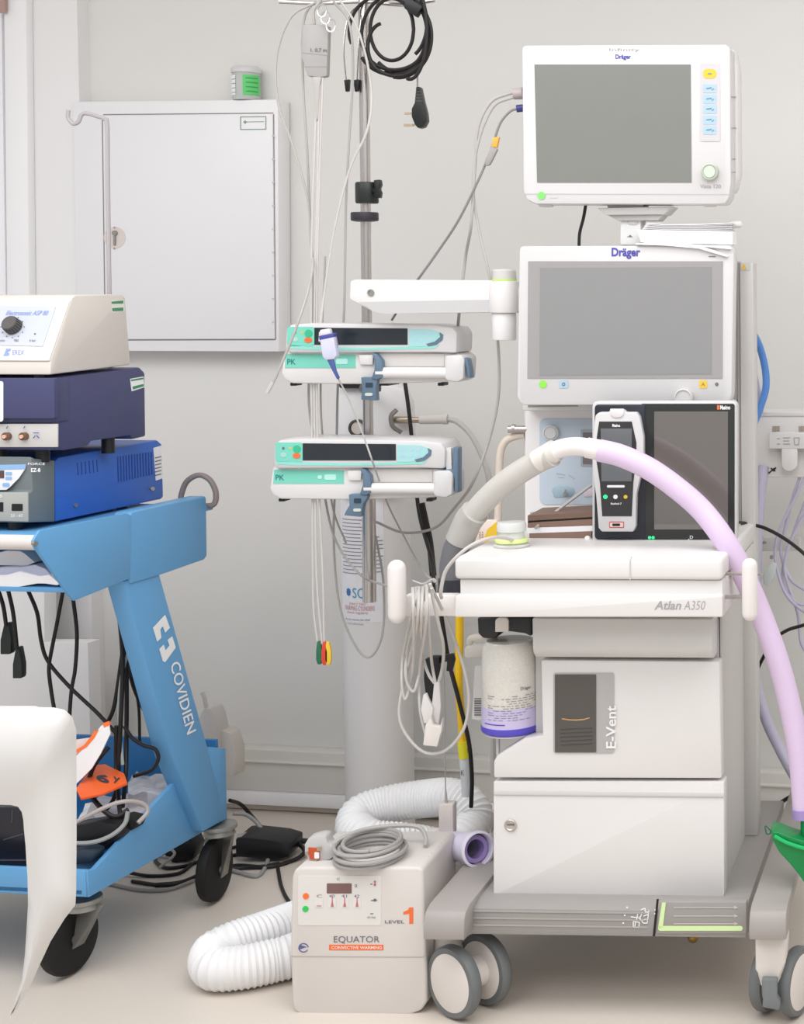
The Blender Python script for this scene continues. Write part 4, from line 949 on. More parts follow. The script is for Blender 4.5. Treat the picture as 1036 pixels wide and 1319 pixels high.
# ECG trunk unit hanging on a ring
ye = 3.5
eg = thing('ecg_trunk_unit', P(405, 100, ye), 'flat grey monitoring cable block hanging from a ring left of the drip pole', 'cable block')
eb = obj('block', E([(391, 31), (404, 31), (423, 33), (423, 40), (421, 98), (411, 100), (396, 98), (392, 86), (388, 72), (389, 40)], F0.front(ye), .02), mat('block_grey', '#a8a5a3', .5), eg, bev=.003)
b = NB(); line(b, 389, 68, 422, 71, 1.2, F0.front(ye)); line(b, 392, 86, 421, 86, 1, F0.front(ye)); obj('seam', b, MGREY, eb)
b = NB(); text(b, '1. 0.7 m', (400, 62, 421, 67), F0.front(ye), .001, bold=.02); obj('lettering', b, TXT, eb)
obj('strain_relief', E([(402, 99), (414, 99), (412, 110), (410, 150), (407, 157), (404, 110)], F0.front(ye), .008), CLEARC, eg, bev=.002)
obj('hanging_cable', T([(405, 31, ye + .01), (404, 14, ye + .01), (412, 2, ye + .01), (425, -20, ye + .01)], .0035), CLEARC, eg)
b = NB()
for (a, c2) in (((415, 18), (424, 28)), ((422, 26), (431, 40)), ((412, 8), (418, 20))):
    cxm, cym = (a[0] + c2[0]) / 2, (a[1] + c2[1]) / 2
    pts = [(cxm + 6 * math.cos(t * math.pi / 4), cym + 8 * math.sin(t * math.pi / 4), ye - .01) for t in range(9)]
    tube(b, TP(pts), .0018, n=6)
obj('chain_ring', b, mat('shiny_steel', '#e5e3e1', .15, .9), eg)
# three leads
leads = thing('ecg_lead_set', P(415, 857, ye), 'grey electrode leads hanging straight down to green, red and yellow clips', 'leads')
b = [(397, 31), (403, 60)]
for nm, pts, colr, tip in (('lead', [(407, 150), (402, 300), (401, 420), (402, 560), (403, 700), (404, 780), (409, 826)], DGREEN, (411, 842)),
                     ('lead', [(412, 100), (409, 250), (405, 420), (406, 600), (408, 740), (415, 829)], mat('clip_red', '#d6452f', .4), (418, 843)),
                     ('lead', [(416, 100), (411, 260), (408, 430), (410, 600), (416, 740), (418, 829)], YEL, (422.5, 843))):
    l = obj(nm, T([(x, y, ye + .004) for x, y in pts], .0026), WCABLE, leads)
    x, y = tip; k = .004 if colr is not DGREEN else 0
    obj('clip', E([(x - 2.5, y - 16), (x + 1, y - 16), (x + 4, y - 4), (x + 4, y + 9), (x + 2, y + 14), (x - 2, y + 14), (x - 4, y + 8), (x - 4, y - 4)], F0.front(ye - k), .008), colr, l, bev=.0015, label={'YEL': 'yellow'}.get('', None))
cable('looped_cable', [(405, 4, 3.52), (375, 22, 3.52), (357, 70, 3.52), (358, 130, 3.52), (378, 190, 3.52), (397, 260, 3.52), (402, 330, 3.52), (402, 420, 3.52), (398, 520, 3.56), (412, 600, 3.6), (430, 690, 3.6), (462, 738, 3.6), (490, 752, 3.6), (520, 757, 3.2)], .0028, CLEARC, 'pale grey cable making the outermost loop left of the drip pole')
cable('grey_cable', [(425, 0, 3.54), (400, 8, 3.54), (390, 40, 3.54), (391, 120, 3.54), (396, 200, 3.54), (400, 300, 3.54), (402, 350, 3.48), (386, 410, 3.42), (358, 480, 3.42), (345, 503, 3.42)], .0030, CLEARC, 'pale grey cable with a free end hanging beside the upper syringe pump')
cable('free_tip', [(352, 492, 3.42), (344, 506, 3.42)], .0045, WCABLE, 'thicker cream tip ending the loose grey cable below the cabinet', 'cable end')
cable('grey_cable', [(430, 2, 3.56), (450, 30, 3.56), (455, 90, 3.56), (450, 180, 3.56), (446, 260, 3.56), (443, 410, 3.56), (436, 480, 3.62), (433, 600, 3.66), (430, 700, 3.7), (440, 790, 3.7), (470, 846, 3.7), (492, 820, 3.7), (494, 750, 3.7), (484, 690, 3.7)], .0028, mat('cable_mid_grey', '#b0aca9', .4), 'grey cable running down past both pumps and looping up in front of the tall cylinder')
cable('grey_cable', [(438, 0, 3.57), (462, 40, 3.57), (478, 110, 3.57), (474, 165, 3.55), (450, 220, 3.55), (430, 300, 3.53), (415, 400, 3.5), (412, 440, 3.46)], .0028, WCABLE, 'pale cable crossing the drip pole and running down to the purple transducer')
cable('grey_cable', [(419, 330, 3.6), (415, 430, 3.6), (414, 540, 3.6), (428, 650, 3.65), (446, 700, 3.65)], .0024, CLEARC, 'thin grey cable passing behind both pumps')
tr = thing('pressure_transducer', P(425, 480, 3.40), 'clear transducer with a purple collar and blue tapered tip, hanging in front of upper pump', 'transducer')
ft = F0.front(3.40)
obj('body', E([(411, 433), (429, 429), (434, 458), (430, 463), (419, 464), (415, 459)], ft, .022), mat('transducer_clear', '#cfcfe4', .2), tr, bev=.003)
obj('collar', E([(410.5, 433), (429, 429), (430, 434), (411.5, 438)], ft, .024, .001), PBLUE, tr, bev=.001)
obj('fitting', E([(412, 425), (424, 423), (426, 430), (412, 433)], ft, .016, -.002), WHITE, tr, bev=.002)
obj('tip', E([(421, 464), (429, 462), (433, 478), (437, 487), (434, 489), (428, 478)], ft, .008, -.003), mat('tip_blue', '#4a5a94', .35), tr, bev=.002)
obj('line', T([(436, 488, 3.41), (452, 520, 3.42), (470, 566, 3.42), (482, 600, 3.42), (500, 650, 3.6), (520, 690, 3.7), (545, 735, 3.6), (560, 750, 3.3)], .0020, n=6), CLEARC, tr)
# black mains lead coiled at the pole top
mc = thing('coiled_mains_lead', P(538, 165, yp), 'black mains lead coiled at the top of the drip pole with its plug hanging', 'power lead')
def loops(specs, y):
    b = NB()
    for (cx, cy_, rx, ry, w, a0, a1) in specs:
        pts = [(cx + rx * math.cos(math.radians(a0 + (a1 - a0) * t / 16)), cy_ + ry * math.sin(math.radians(a0 + (a1 - a0) * t / 16)), y - .01 * w) for t in range(17)]
        tube(b, TP(pts), .0042, n=8, k=4)
    return b
obj('coil', loops([(510, 45, 44, 53, 0, 150, 470), (528, 40, 22, 62, 6, -60, 100), (494, 60, 20, 30, 5, 120, 260), (512, 42, 38, 50, 1, -120, 130), (505, 38, 28, 40, 2, 0, 360), (516, 48, 40, 50, 3, -70, 120), (500, 40, 50, 48, -1, 160, 330), (512, 40, 41, 57, 2, 20, 110), (508, 60, 38, 30, 4, 10, 170), (514, 46, 41, 54, 3, -60, 100), (506, 52, 46, 44, 1, 20, 150), (520, 30, 30, 46, 4, -90, 60), (511, 46, 45, 52, 5, -30, 140)], yp - .03), CORD, mc)
obj('tie', E([(522, -6), (545, 8), (536, 22), (520, 10)], F0.front(yp - .08), .02), BLACK, mc, bev=.003)
obj('clear_strap', T([(538, 82, yp - .03), (538, 98, yp - .03), (538, 112, yp - .03)], .0022), CLEARC, mc)
pg = obj('plug', E([(536, 111), (540, 111), (544, 130), (548, 145), (549, 155), (545, 163), (538, 165), (534, 160), (530, 150), (530, 140), (534, 132)], F0.front(yp - .03), .03), mat('plug_black', '#1a1f1e', .4), mc, bev=.003)
b = NB()
for k in range(5): line(b, 536 - k * .4, 114 + k * 4, 542 + k * .6, 114 + k * 4, 1.2, F0.front(yp - .03), .001)
obj('ridge_or_highlight', b, mat('ridge_dark', '#4a504e', .5), pg)
b = NB()
for (x0, x1, y_) in ((521, 534, 146), (521, 535, 161)): line(b, x0, y_, x1, y_, 3, F0.front(yp - .03), -.01)
ext(b, rr(521, 144.5, 531, 147.5), F0.front(yp - .03), .004, -.008); ext(b, rr(520, 159.5, 532, 163), F0.front(yp - .03), .004, -.008); obj('plug_pin', b, mat('brass_pin', '#b5a48c', .3, .7), pg)
# cables between the top monitor and the arm
ym = 3.42
cable('monitor_cable', [(672, 118, ym), (655, 121, ym), (632, 132, ym), (616, 165, ym), (612, 215, ym), (607, 290, ym), (600, 330, 3.5), (592, 400, 3.5), (588, 450, 3.6)], .0035, CLEARC, 'pale grey cable arching from the left side of the topmost monitor, outer of two')
cable('monitor_cable', [(672, 124, ym), (656, 127, ym), (637, 136, ym), (622, 165, ym), (612, 205, ym), (610, 250, ym), (618, 300, ym), (632, 362, ym), (640, 420, 3.5), (643, 500, 3.5), (632, 560, 3.5), (610, 620, 3.5), (585, 655, 3.6), (560, 680, 3.7), (520, 686, 3.75), (484, 672, 3.75)], .0032, CLEARC, 'pale grey cable arching from the topmost monitor and sweeping down past the swivel arm')
b_ = thing('sensor_cable', P(640, 200, 3.36), 'dark grey sensor cable with an orange band, plugged into left side of topmost monitor', 'cable')
obj('cable', T([(670, 140, 3.4), (658, 143, 3.4), (645, 158, 3.4), (637, 180, 3.4), (630, 200, 3.4), (615, 235, 3.4), (590, 285, 3.42), (560, 330, 3.46), (530, 372, 3.5), (505, 412, 3.6)], .0028), mat('cable_dark', '#8a8785', .4), b_)
b = NB(); ext(b, [(633, 188), (641, 192), (631, 212), (626, 214), (624, 208)], F0.front(3.385), .012); obj('coupling', b, MGREY, b_, bev=.002)
b = NB(); ext(b, [(635, 177), (643, 176), (640, 190), (633, 189)], F0.front(3.385), .012); obj('band', b, mat('band_orange', '#f0a94a', .5), b_, bev=.001)
b = NB(); cyl(b, P(666, 140, 3.4), P(675, 139, 3.4), .008); obj('plug', b, mat('plug_navy', '#3a3d78', .4), b_)
b = NB(); cyl(b, P(662, 121, ym), P(674, 120, ym), .012, .013); obj('cable_connector', b, mat('connector_taupe', '#b5a9a8', .4), None, label='pale taupe connector plugged into the upper left side of the topmost monitor', cat='connector')
cable('monitor_power_cable', [(755, 262, 3.42), (752, 280, 3.42), (747, 300, 3.42), (746, 318, 3.42)], .0035, CORD, 'short black cable between the two stacked monitors')
# ================================================================== WARMING UNIT
FE = Frame(465, 3.16, 0.03)
yw2 = 3.13; pe = FE.front(yw2)
o = FE.lx(465, 1311, yw2)
wu = thing('warming_unit', FE.w(o.x, yw2 + .1, 0), 'off-white box-shaped warming unit with control panel, standing on the floor left of the machine', 'warming unit', yaw=FE.a)
UNIT = mat('unit_cream', '#d8d2cd', .5, var=.01)
ztu = FE.lx(400, 1117, yw2).z; zbu = .012
cas_ = obj('casing', E([(379, 1121), (385, 1117), (538, 1117), (545, 1120), (548, 1214), (550, 1290), (543, 1302), (528, 1308), (390, 1309), (379, 1303), (376, 1292), (374, 1214), (376, 1130)], pe, .215), UNIT, wu, bev=.006, seg=3)
b = NB(); line(b, 374.5, 1232, 549, 1233, 1.4, pe, .0006); obj('seam', b, mat('unit_seam', '#b9b3ac', .5), wu)
b = NB()
lbox(b, FE, FE.lx(395, 1305, yw2).x, FE.lx(535, 1305, yw2).x, yw2 + .01, yw2 + .2, 0, .02); obj('plinth', b, mat('unit_plinth_grey', '#9f9a93', .6), wu)  # even grey plinth, darker than the casing
pn = obj('control_panel', E(rr(384, 1128, 491, 1192, 2), pe, .0008, .0008), mat('unit_panel', '#e0ddd9', .45, var=.01), wu)
obj('display', E(rr(421, 1138, 453, 1151, 1), pe, .001, .0016), mat('maroon_display', '#7d5f5c', .2), pn)
obj('orange_light', E(ell(394, 1154.5, 4), pe, .002, .0018), mat('lamp_orange', '#f4793a', .4), pn)
obj('green_light', E(ell(393.5, 1171, 4), pe, .002, .0018), mat('lamp_green2', '#36c95f', .4), pn)
kk = mat('unit_key', '#e6e2df', .45)
for x in (406, 423, 439, 455):
    k_ = obj('key', E(rr(x, 1155, x + 10, 1169, 2), pe, .0008, .0017), kk, pn)
    b = NB(); 
    if x > 406: decal(b, [(x + 5, 1160), (x + 7, 1168), (x + 3, 1168)], pe, .0025); line(b, x + 5, 1156, x + 5, 1164, 1, pe, .0025)
    else: line(b, x + 2, 1167, x + 8, 1167, .8, pe, .0025)
    obj('key_symbol', b, mat('key_rose', '#c9757c', .5), k_)
b = NB()
for x, t in ((408, 'C'), (424, '40'), (440, '41'), (456, '42')): text(b, t, (x, 1152.5, x + 7, 1156.5), pe, .0018)
text(b, 'C', (434, 1131, 438, 1134), pe, .0018); text(b, 'o', (457, 1139, 460, 1143), pe, .0018); line(b, 477, 1139, 480, 1139, 1, pe, .0017); line(b, 478, 1160, 486, 1160, 1, pe, .0017); decal(b, [(481, 1158), (485, 1158), (483, 1162)], pe, .0017); text(b, 'min max', (473, 1180, 484, 1183), pe, .0018); line(b, 477, 1177, 481, 1177, .8, pe, .0017)
obj('print', b, TXT, pn)
b = NB(); line(b, 483, 1134, 483, 1140, 1.2, pe, .0018); decal(b, ell(483, 1140, 1.6, n=8), pe, .0018); line(b, 481, 1136, 485, 1136, .6, pe, .0018); obj('thermometer_mark', b, mat('key_rose', ''), pn)
b = NB(); text(b, 'EQUATOR', (430, 1206, 489, 1215.5), pe, .001, bold=.0); text(b, 'LEVEL', (496, 1185.5, 521, 1189.5), pe, .001, bold=.01); obj('lettering', b, TXT, wu)
b = NB(); decal(b, [(519.5, 1175), (526, 1172), (527, 1169), (532.5, 1169), (532.5, 1190), (527.3, 1190), (527.3, 1177), (519.5, 1178)], pe); obj('number', b, ORANGE, wu)
bb = obj('banner', E(rr(424, 1217, 494, 1224), pe, .0006, .0007), ORANGE, wu)
b = NB(); text(b, 'CONVECTIVE WARMING', (427, 1218.6, 492, 1222.6), pe, .0014, bold=.02); obj('lettering', b, mat('cream_print', '#fbe5d8', .5), bb)
b = NB()
for k in range(18):
    a0 = 2 * math.pi * k / 20 + .5; a1 = a0 + 2 * math.pi / 20
    line(b, 391 + 6 * math.cos(a0), 1221 + 5.5 * math.sin(a0), 391 + 6 * math.cos(a1), 1221 + 5.5 * math.sin(a1), 1.2, pe)
decal(b, [(386, 1217), (395, 1220), (386, 1223)], pe); obj('emblem', b, mat('emblem_blue', '#5a629a', .5), wu)
zt3 = ztu
b = NB()
for k in range(7):
    lbox(b, FE, FE.lx(400, 1117, yw2).x, FE.lx(540, 1117, yw2).x, yw2 + .06 + k * .02, yw2 + .063 + k * .02, ztu - .0005, ztu + .0008)
obj('top_groove', b, mat('unit_seam', ''), wu)
# power cord coiled on top
pt = top(ztu + .006)
wc = thing('unit_power_lead', pt(470, 1100), 'coiled grey power lead with an orange-backed plug lying on top of the warming unit', 'power lead')
b = NB()
cc = pt(476, 1102)
for k, (rx_, ry_, h, ox, oy) in enumerate([(.066, .075, 0, 0, 0), (.062, .07, .008, .002, .003), (.068, .078, .012, .004, -.002), (.058, .066, .019, 0, .004), (.064, .073, .024, -.003, 0), (.055, .068, .029, .004, .006)]):
    tube(b, [cc + Vector((ox + rx_ * math.cos(a * math.pi / 8 + k), oy + ry_ * math.sin(a * math.pi / 8 + k), h)) for a in range(17)], .0042, n=8, k=3)
obj('coil', b, mat('lead_grey', '#a9a6a3', .45), wc)
obj('tail', tube(NB(), [pt(425, 1103) + Vector((0, 0, .02)), pt(440, 1099) + Vector((0, 0, .03)), pt(470, 1090) + Vector((0, 0, .035)), pt(510, 1085) + Vector((0, 0, .035)), pt(540, 1084) + Vector((0, 0, .03)), pt(549, 1086) + Vector((0, 0, .01)), pt(548, 1090)], .0045), mat('lead_grey2', '#b5b2ae', .45), wc)
fpg = F0.front(3.17)
obj('plug', E([(392, 1088), (397, 1080), (412, 1076), (420, 1077), (422, 1086), (432, 1092), (434, 1102), (424, 1108), (405, 1112), (398, 1110), (392, 1098)], fpg, .035), mat('plug_grey', '#c4c3c2', .45), wc, bev=.004)
obj('plug_face', E([(397, 1092), (411, 1093), (412, 1107), (399, 1107)], fpg, .004, .003), mat('plug_orange', '#c7542b', .5), wc)
b = NB(); ext(b, rr(405, 1098, 411, 1106, 1), fpg, .003, .005); obj('plug_fuse', b, PAPER, wc)
b = NB(); ext(b, rr(393, 1098, 397, 1101), fpg, .003, .006); ext(b, rr(404, 1107, 409, 1112), fpg, .003, .004); ext(b, rr(408, 1092, 414, 1096), fpg, .003, .007); obj('plug_pin', b, mat('brass_pin', ''), wc)
b = NB(); ext(b, rr(500, 1087, 510, 1092, 1), F0.front(3.28), .008); obj('cord_tie', b, BLACK, wc)
# ================================================================== CORRUGATED HOSES
def fl(px, py, r): return top(r)(px, py)
hr = .046
obj('corrugated_hose', tube(NB(), [P(480, 1140, 3.50), P(430, 1165, 3.50), P(385, 1185, 3.50), fl(345, 1200, hr + .01), fl(300, 1215, hr + .01), fl(275, 1228, hr), fl(277, 1246, hr), fl(310, 1246, hr), fl(350, 1238, hr), fl(385, 1228, hr), P(425, 1210, 3.44), P(470, 1195, 3.46)], hr, n=22, k=14, corr=(.0105, .0035)), HOSEW, None, label='white corrugated air hose doubled back on the floor left of the warming unit', cat='hose')
hy = 3.72
obj('corrugated_hose', tube(NB(), [P(600, 1112, hy), P(560, 1092, hy + .02), P(520, 1085, hy - .02), P(478, 1080, hy - .05), P(458, 1066, hy - .02), P(465, 1048, hy + .02), P(500, 1036, hy + .05), P(545, 1029, hy + .05), P(580, 1027, hy + .02), P(603, 1037, hy), P(611, 1056, hy - .02), P(597, 1078, hy - .06), P(575, 1094, hy - .08), P(545, 1110, hy - .1)], .0455, n=22, k=14, corr=(.0105, .0035)), HOSEW, None, label='white corrugated air hose curled in a big loop on the floor behind the warming unit', cat='hose')
cn = thing('hose_end_piece', P(600, 1112, 3.42), 'open lilac-white tube end with a wide rim, between the hose loop and machine body', 'hose end')
a_ = P(566, 1087, 3.42); e_ = P(616, 1094, 3.30); ax_ = (e_ - a_)
LW = mat('lilac_white', '#dcd7ea', .35, var=.01)
b = lathe(NB(), [(.029, 0), (.031, ax_.length * .6), (.035, ax_.length * .9), (.036, ax_.length), (.032, ax_.length), (.029, ax_.length * .6), (.026, .01), (0, .01)], a_, ax_, 36, False); obj('tube', b, LW, cn, ang=50)
obj('rim', lathe(NB(), [(.035, 0), (.038, .003), (.038, .008), (.033, .010), (.033, .004)], e_ - ax_.normalized() * .006, ax_, 36, False), mat('lilac_rim', '#e9e6f2', .3), cn)
obj('inner_sleeve', lathe(NB(), [(.0285, 0), (.0285, .03), (.020, .03), (.020, 0)], e_ - ax_.normalized() * .04, ax_, 30, False), LAVD, cn)
obj('collar', lathe(NB(), [(.030, 0), (.033, .004), (.033, .03), (.030, .034)], a_ - ax_.normalized() * .03, ax_, 30), mat('collar_cream', '#ddd5d2', .4), cn)
hg = thing('hanging_sensor', P(575, 1076, 3.38), 'small ivory cylinder hanging on a thin grey wire over the corrugated hose', 'sensor')
b = NB(); ext(b, rr(565, 1036, 584, 1076, 2), F0.front(3.39), .03); obj('body', b, mat('sensor_ivory', '#ded5cf', .4), hg, bev=.004)
obj('lower_cap', E(rr(567, 1076, 585, 1088, 2), F0.front(3.39), .03), mat('sensor_rose', '#e4dad6', .4), hg, bev=.003)
obj('wire', T([(574, 1036, 3.4), (574, 1010, 3.4), (573, 930, 3.35), (572, 870, 3.3), (566, 800, 3.2), (562, 752, 3.15)], .0014, n=6), mat('cable_mid_grey', ''), hg)
obj('strain_cone', T([(575, 1036, 3.4), (574, 1012, 3.4)], .004, rads=(1, .3)), mat('cable_mid_grey', ''), hg)
# ================================================================== YELLOW AND BLACK HOSES BESIDE THE MACHINE
yl = thing('yellow_hose', P(596, 1000, 3.6), 'yellow hose with a white end sleeve dropping behind the left of the worktop', 'hose')
obj('hose', T([(592, 780, 3.6), (592, 830, 3.6), (591, 880, 3.6), (595, 930, 3.6), (597, 960, 3.6)], .0092, n=14), YELH, yl)
obj('sleeve', T([(597, 955, 3.6), (599, 976, 3.6)], .0135, n=14), mat('sleeve_lemon', '#e6dd2e', .45), yl)
obj('end_sleeve', T([(599, 976, 3.6), (601, 1002, 3.6), (602, 1025, 3.6)], .0125, n=14), mat('sleeve_white', '#d3d6d8', .45), yl)
b = NB(); text(b, 'O2', (602, 962, 608, 970), F0.front(3.585), .001); text(b, 'K', (594, 992, 598, 999), F0.front(3.585), .001); obj('lettering', b, TXK, yl)
cable('black_hose', [(520, 480, 3.9), (527, 530, 3.88), (532, 580, 3.86), (540, 660, 3.84), (556, 720, 3.7), (560, 755, 3.6), (568, 790, 3.6), (578, 850, 3.6), (592, 905, 3.58), (604, 955, 3.57), (608, 1000, 3.57), (607, 1040, 3.57)], .0048, CORD, 'black hose running down behind both pumps and along the yellow hose', 'hose', n=10)
cable('cable_sleeve', [(543, 648, 3.80), (549, 676, 3.80), (554, 700, 3.78), (558, 740, 3.7)], .0085, CORD, 'thick black sleeve on the hose below the lower syringe pump', 'sleeve')
bk = thing('black_clamp', P(552, 900, 3.45), 'small black clamp hanging between the coiled white cuff cables', 'clamp')
obj('body', E([(546, 850), (556, 846), (566, 846), (566, 868), (560, 880), (554, 908), (549, 902), (546, 876)], F0.front(3.45), .02), BLACK, bk, bev=.002)
obj('bracket', E([(560, 846), (584, 842), (586, 850), (582, 866), (575, 864), (576, 852), (562, 856)], F0.front(3.46), .01), BLACK, bk, bev=.001)
# white coiled cables on the left handle
yk = 3.2
cuff = thing('coiled_white_cables', P(555, 972, yk), 'bundle of white coiled sensor cables hung on the left handle bracket', 'cables')
for pts in ([(532, 756, 3.02), (533, 800, 3.02), (532, 860, yk), (523, 900, yk), (518, 880, yk), (520, 840, yk), (531, 790, 3.03), (541, 757, 3.02)],
            [(540, 755, 3.02), (538, 800, 3.02), (528, 850, yk), (516, 900, yk), (516, 930, yk), (530, 955, yk), (550, 970, yk), (575, 966, yk), (597, 940, yk), (604, 905, yk), (600, 870, yk), (588, 830, yk), (572, 790, 3.1), (556, 757, 3.02)],
            [(545, 755, 3.02), (543, 800, 3.02), (543, 850, yk), (536, 885, yk), (530, 889, yk), (523, 870, yk), (527, 830, yk), (548, 765, 3.03)],
            [(550, 753, 3.02), (549, 800, 3.02), (541, 860, yk), (541, 910, yk), (547, 940, yk), (550, 950, yk)],
            [(554, 752, 3.02), (563, 795, 3.05), (571, 830, 3.1), (570, 860, yk), (562, 890, yk), (557, 925, yk)],
            [(548, 752, 3.02), (552, 800, 3.04), (556, 850, yk), (560, 875, yk), (564, 890, yk)],
            [(536, 756, 3.02), (540, 800, 3.03), (545, 845, yk), (552, 868, yk), (560, 880, yk)]):
    obj('cable', T(pts, .0032), WCABLE, cuff)
obj('wire_tie', T([(532, 748, 3.01), (545, 752, 3.0), (558, 746, 3.0), (562, 750, 3.0)], .002, n=6), mat('cable_mid_grey', ''), cuff)
obj('clip', E([(545, 895), (549, 893), (553, 903), (558, 912), (555, 932), (546, 932), (542, 914)], F0.front(yk - .01), .01), WHITE, cuff, bev=.002)
obj('cuff', E([(548, 934), (555, 924), (558, 934), (567, 936), (570, 925), (569, 940), (563, 962), (545, 960)], F0.front(yk - .02), .014), mat('cuff_ivory', '#e4ded9', .4), cuff, bev=.002)
obj('cuff_sleeve', E([(559, 880), (566, 878), (568, 910), (565, 936), (557, 936), (556, 910)], F0.front(yk - .005), .01), mat('sleeve_clear', '#dad6d4', .3), cuff, bev=.002)
cable('white_tube', [(665, 697, 3.18), (640, 692, 3.08), (612, 700, 3.03), (590, 716, 3.02), (574, 736, 3.03), (568, 762, 3.04), (569, 770, 3.06)], .0035, WCABLE, 'pale tube arching from the clear pot over the left corner of the worktop', 'tube')
cable('white_tube', [(762, 625, 3.38), (735, 645, 3.36), (705, 668, 3.33), (690, 680, 3.28)], .0032, CLEARC, 'thin pale tube rising from the folders to the docked handset', 'tube')
# ================================================================== BREATHING HOSE
ya = 3.14
bh = thing('breathing_hose', P(700, 600, ya), 'wide breathing hose, translucent grey on the left and lavender on the right, arching over worktop', 'hose')
obj('elbow', T([(584, 752, 3.22), (583, 730, 3.22), (588, 706, 3.22), (598, 688, 3.22)], .026, n=20), mat('elbow_dark', '#6f6f72', .35), bh)
obj('base_cup', T([(583, 768, 3.22), (583, 745, 3.22)], .029, n=20, smooth=False), mat('cup_black', '#3a3b44', .3), bh)
obj('clear_sleeve', T([(592, 697, 3.22), (603, 672, 3.21), (612, 660, 3.2)], .0285, n=20), mat('sleeve_grey', '#bdb9b4', .3), bh)
obj('grey_section', T([(600, 680, 3.215), (616, 655, 3.2), (650, 622, 3.18), (690, 596, 3.16), (712, 586, ya)], .0235, n=22), HOSEG, bh)
obj('connector', T([(706, 587, ya), (722, 578, ya), (742, 575, ya), (760, 577, ya)], .0185, n=22), mat('connector_cream', '#e7e2df', .35), bh)
obj('connector_cuff', T([(692, 594, ya + .01), (716, 580, ya)], .0225, n=22), mat('cuff_cream', '#ded8d2', .35), bh)
obj('connector_end', T([(756, 576.5, ya), (774, 580, ya)], .0205, n=22), mat('connector_cream', ''), bh)
yq = 3.16
obj('lavender_section', T([(772, 580, ya), (800, 587, ya), (835, 603, ya), (870, 627, ya), (905, 658, ya), (935, 698, 3.13), (958, 740, 3.14), (980, 790, 3.16), (1002, 850, 3.16), (1018, 910, 3.16), (1030, 975, 3.16), (1035, 1035, 3.16), (1037, 1044, 3.16)], .0225, n=24), mat('lavender_hose', ''), bh)
obj('end_ring', T([(1037, 1040, 3.16), (1038, 1052, 3.16)], .0265, n=24), LAVD, bh)
# ================================================================== GREEN BAG
gb = thing('green_bag', P(1030, 1110, 3.14), 'shiny green rubber breathing bag with a hanging loop at the right edge', 'bag')
gm = mat('green_rubber', '#0f8a49', .3, var=.08)
b = NB()
pts = [(993, 1068), (996, 1083), (1004, 1098), (1018, 1113), (1030, 1128), (1045, 1150), (1090, 1150), (1085, 1088), (1060, 1090), (1040, 1085), (1015, 1077), (1003, 1072), (997, 1072)]
obj('lower_lobe', E(pts, F0.front(3.12), .06), gm, gb, bev=.018, seg=4, ang=60)
obj('upper_lobe', E([(1031, 1050), (1050, 1048), (1060, 1100), (1048, 1108), (1036, 1092), (1031, 1072)], F0.front(3.14), .05), gm, gb, bev=.014, seg=4, ang=60)
obj('crease_highlight', T([(998, 1077, 3.115), (1015, 1086, 3.113), (1040, 1094, 3.113), (1060, 1100, 3.113)], .004, n=8), mat('green_shine', '#23b866', .25), gb)  # paler green tube stands for the shine along the bag's fold
obj('loop', T([(993, 1070, 3.13), (987, 1064, 3.13), (986, 1067, 3.13), (988, 1074, 3.13), (992, 1074, 3.13), (994, 1069, 3.13)], .0014, n=6), DGREEN, gb)
# ================================================================== RIGHT-HAND WALL ITEMS
FR = Frame(1000, 3.85, .16)
yr = 3.85; prr = FR.front(yr)
op = thing('outlet_panel', prr(1010, 614), 'white wall-mounted gas outlet panel right of the machine column', 'outlet panel', yaw=FR.a)
obj('casing', E(rr(969, 531, 1100, 615, 1), prr, .12), mat('panel_offwhite', '#dedbd8', .4, var=.01), op, bev=.003)
b = NB(); ext(b, rr(968, 531, 1100, 536, 1), prr, .12, .003); obj('top_lip', b, WHITE, op, bev=.001)
hold = obj('holder', E(rr(991, 557, 1100, 578, 1), prr, .03, .03), mat('holder_white', '#e3e1df', .4), op, bev=.002)
obj('hook_tongue', E(rr(1007, 578, 1027, 607, (1, 1, 10, 10)), prr, .012, .03), WHITE, op, bev=.003)
for x in (995, 1029):
    b = NB(); ext(b, rr(x, 549, x + 4, 556), prr, .006, .02); ext(b, rr(x + 5, 549, x + 9, 556), prr, .006, .02); obj('screw', b, mat('screw_taupe', '#a4988c', .4), op)
b = NB()
for a, c2 in (((1001, 565), (1005, 565)), ((1009, 564), (1018, 564)), ((1009, 568), (1017, 568)), ((1001, 572), (1005, 572)), ((1009, 572), (1018, 572)), ((1023, 564), (1030, 564)), ((1023, 564), (1024, 573)), ((1024, 573), (1029, 573)), ((1029, 573), (1030, 564))): line(b, *a, *c2, .8, prr, .031)
obj('symbol', b, MGREY, hold)
b = NB()
for s in ((970, 602, 976, 602), (971, 603, 971, 610), (975, 603, 976, 609), (979, 603, 984, 609), (984, 603, 980, 610), (988, 602, 991, 610), (991, 602, 988, 607)): line(b, *s, 1, prr, .001)
obj('print', b, MGREY, op)
b = NB()
for s in ((990, 610, 998, 603), (993, 603, 999, 607), (996, 607, 1000, 602)): line(b, *s, 1.8, prr, .001)
obj('bold_mark', b, TXK, op)
cable('blue_hose', [(966, 425, 3.72), (972, 432, 3.75), (980, 450, 3.78), (986, 475, 3.8), (987, 498, 3.8), (982, 518, 3.8), (972, 545, 3.8)], .0088, mat('blue_hose', '#5b8fd8', .4), 'bright blue hose bulging out behind the machine column', 'hose', n=14)
cable('grey_tube', [(968, 440, 3.82), (972, 480, 3.84), (980, 520, 3.84), (978, 545, 3.9)], .007, LILAC, 'pale lilac tube behind the bright blue hose', 'tube')
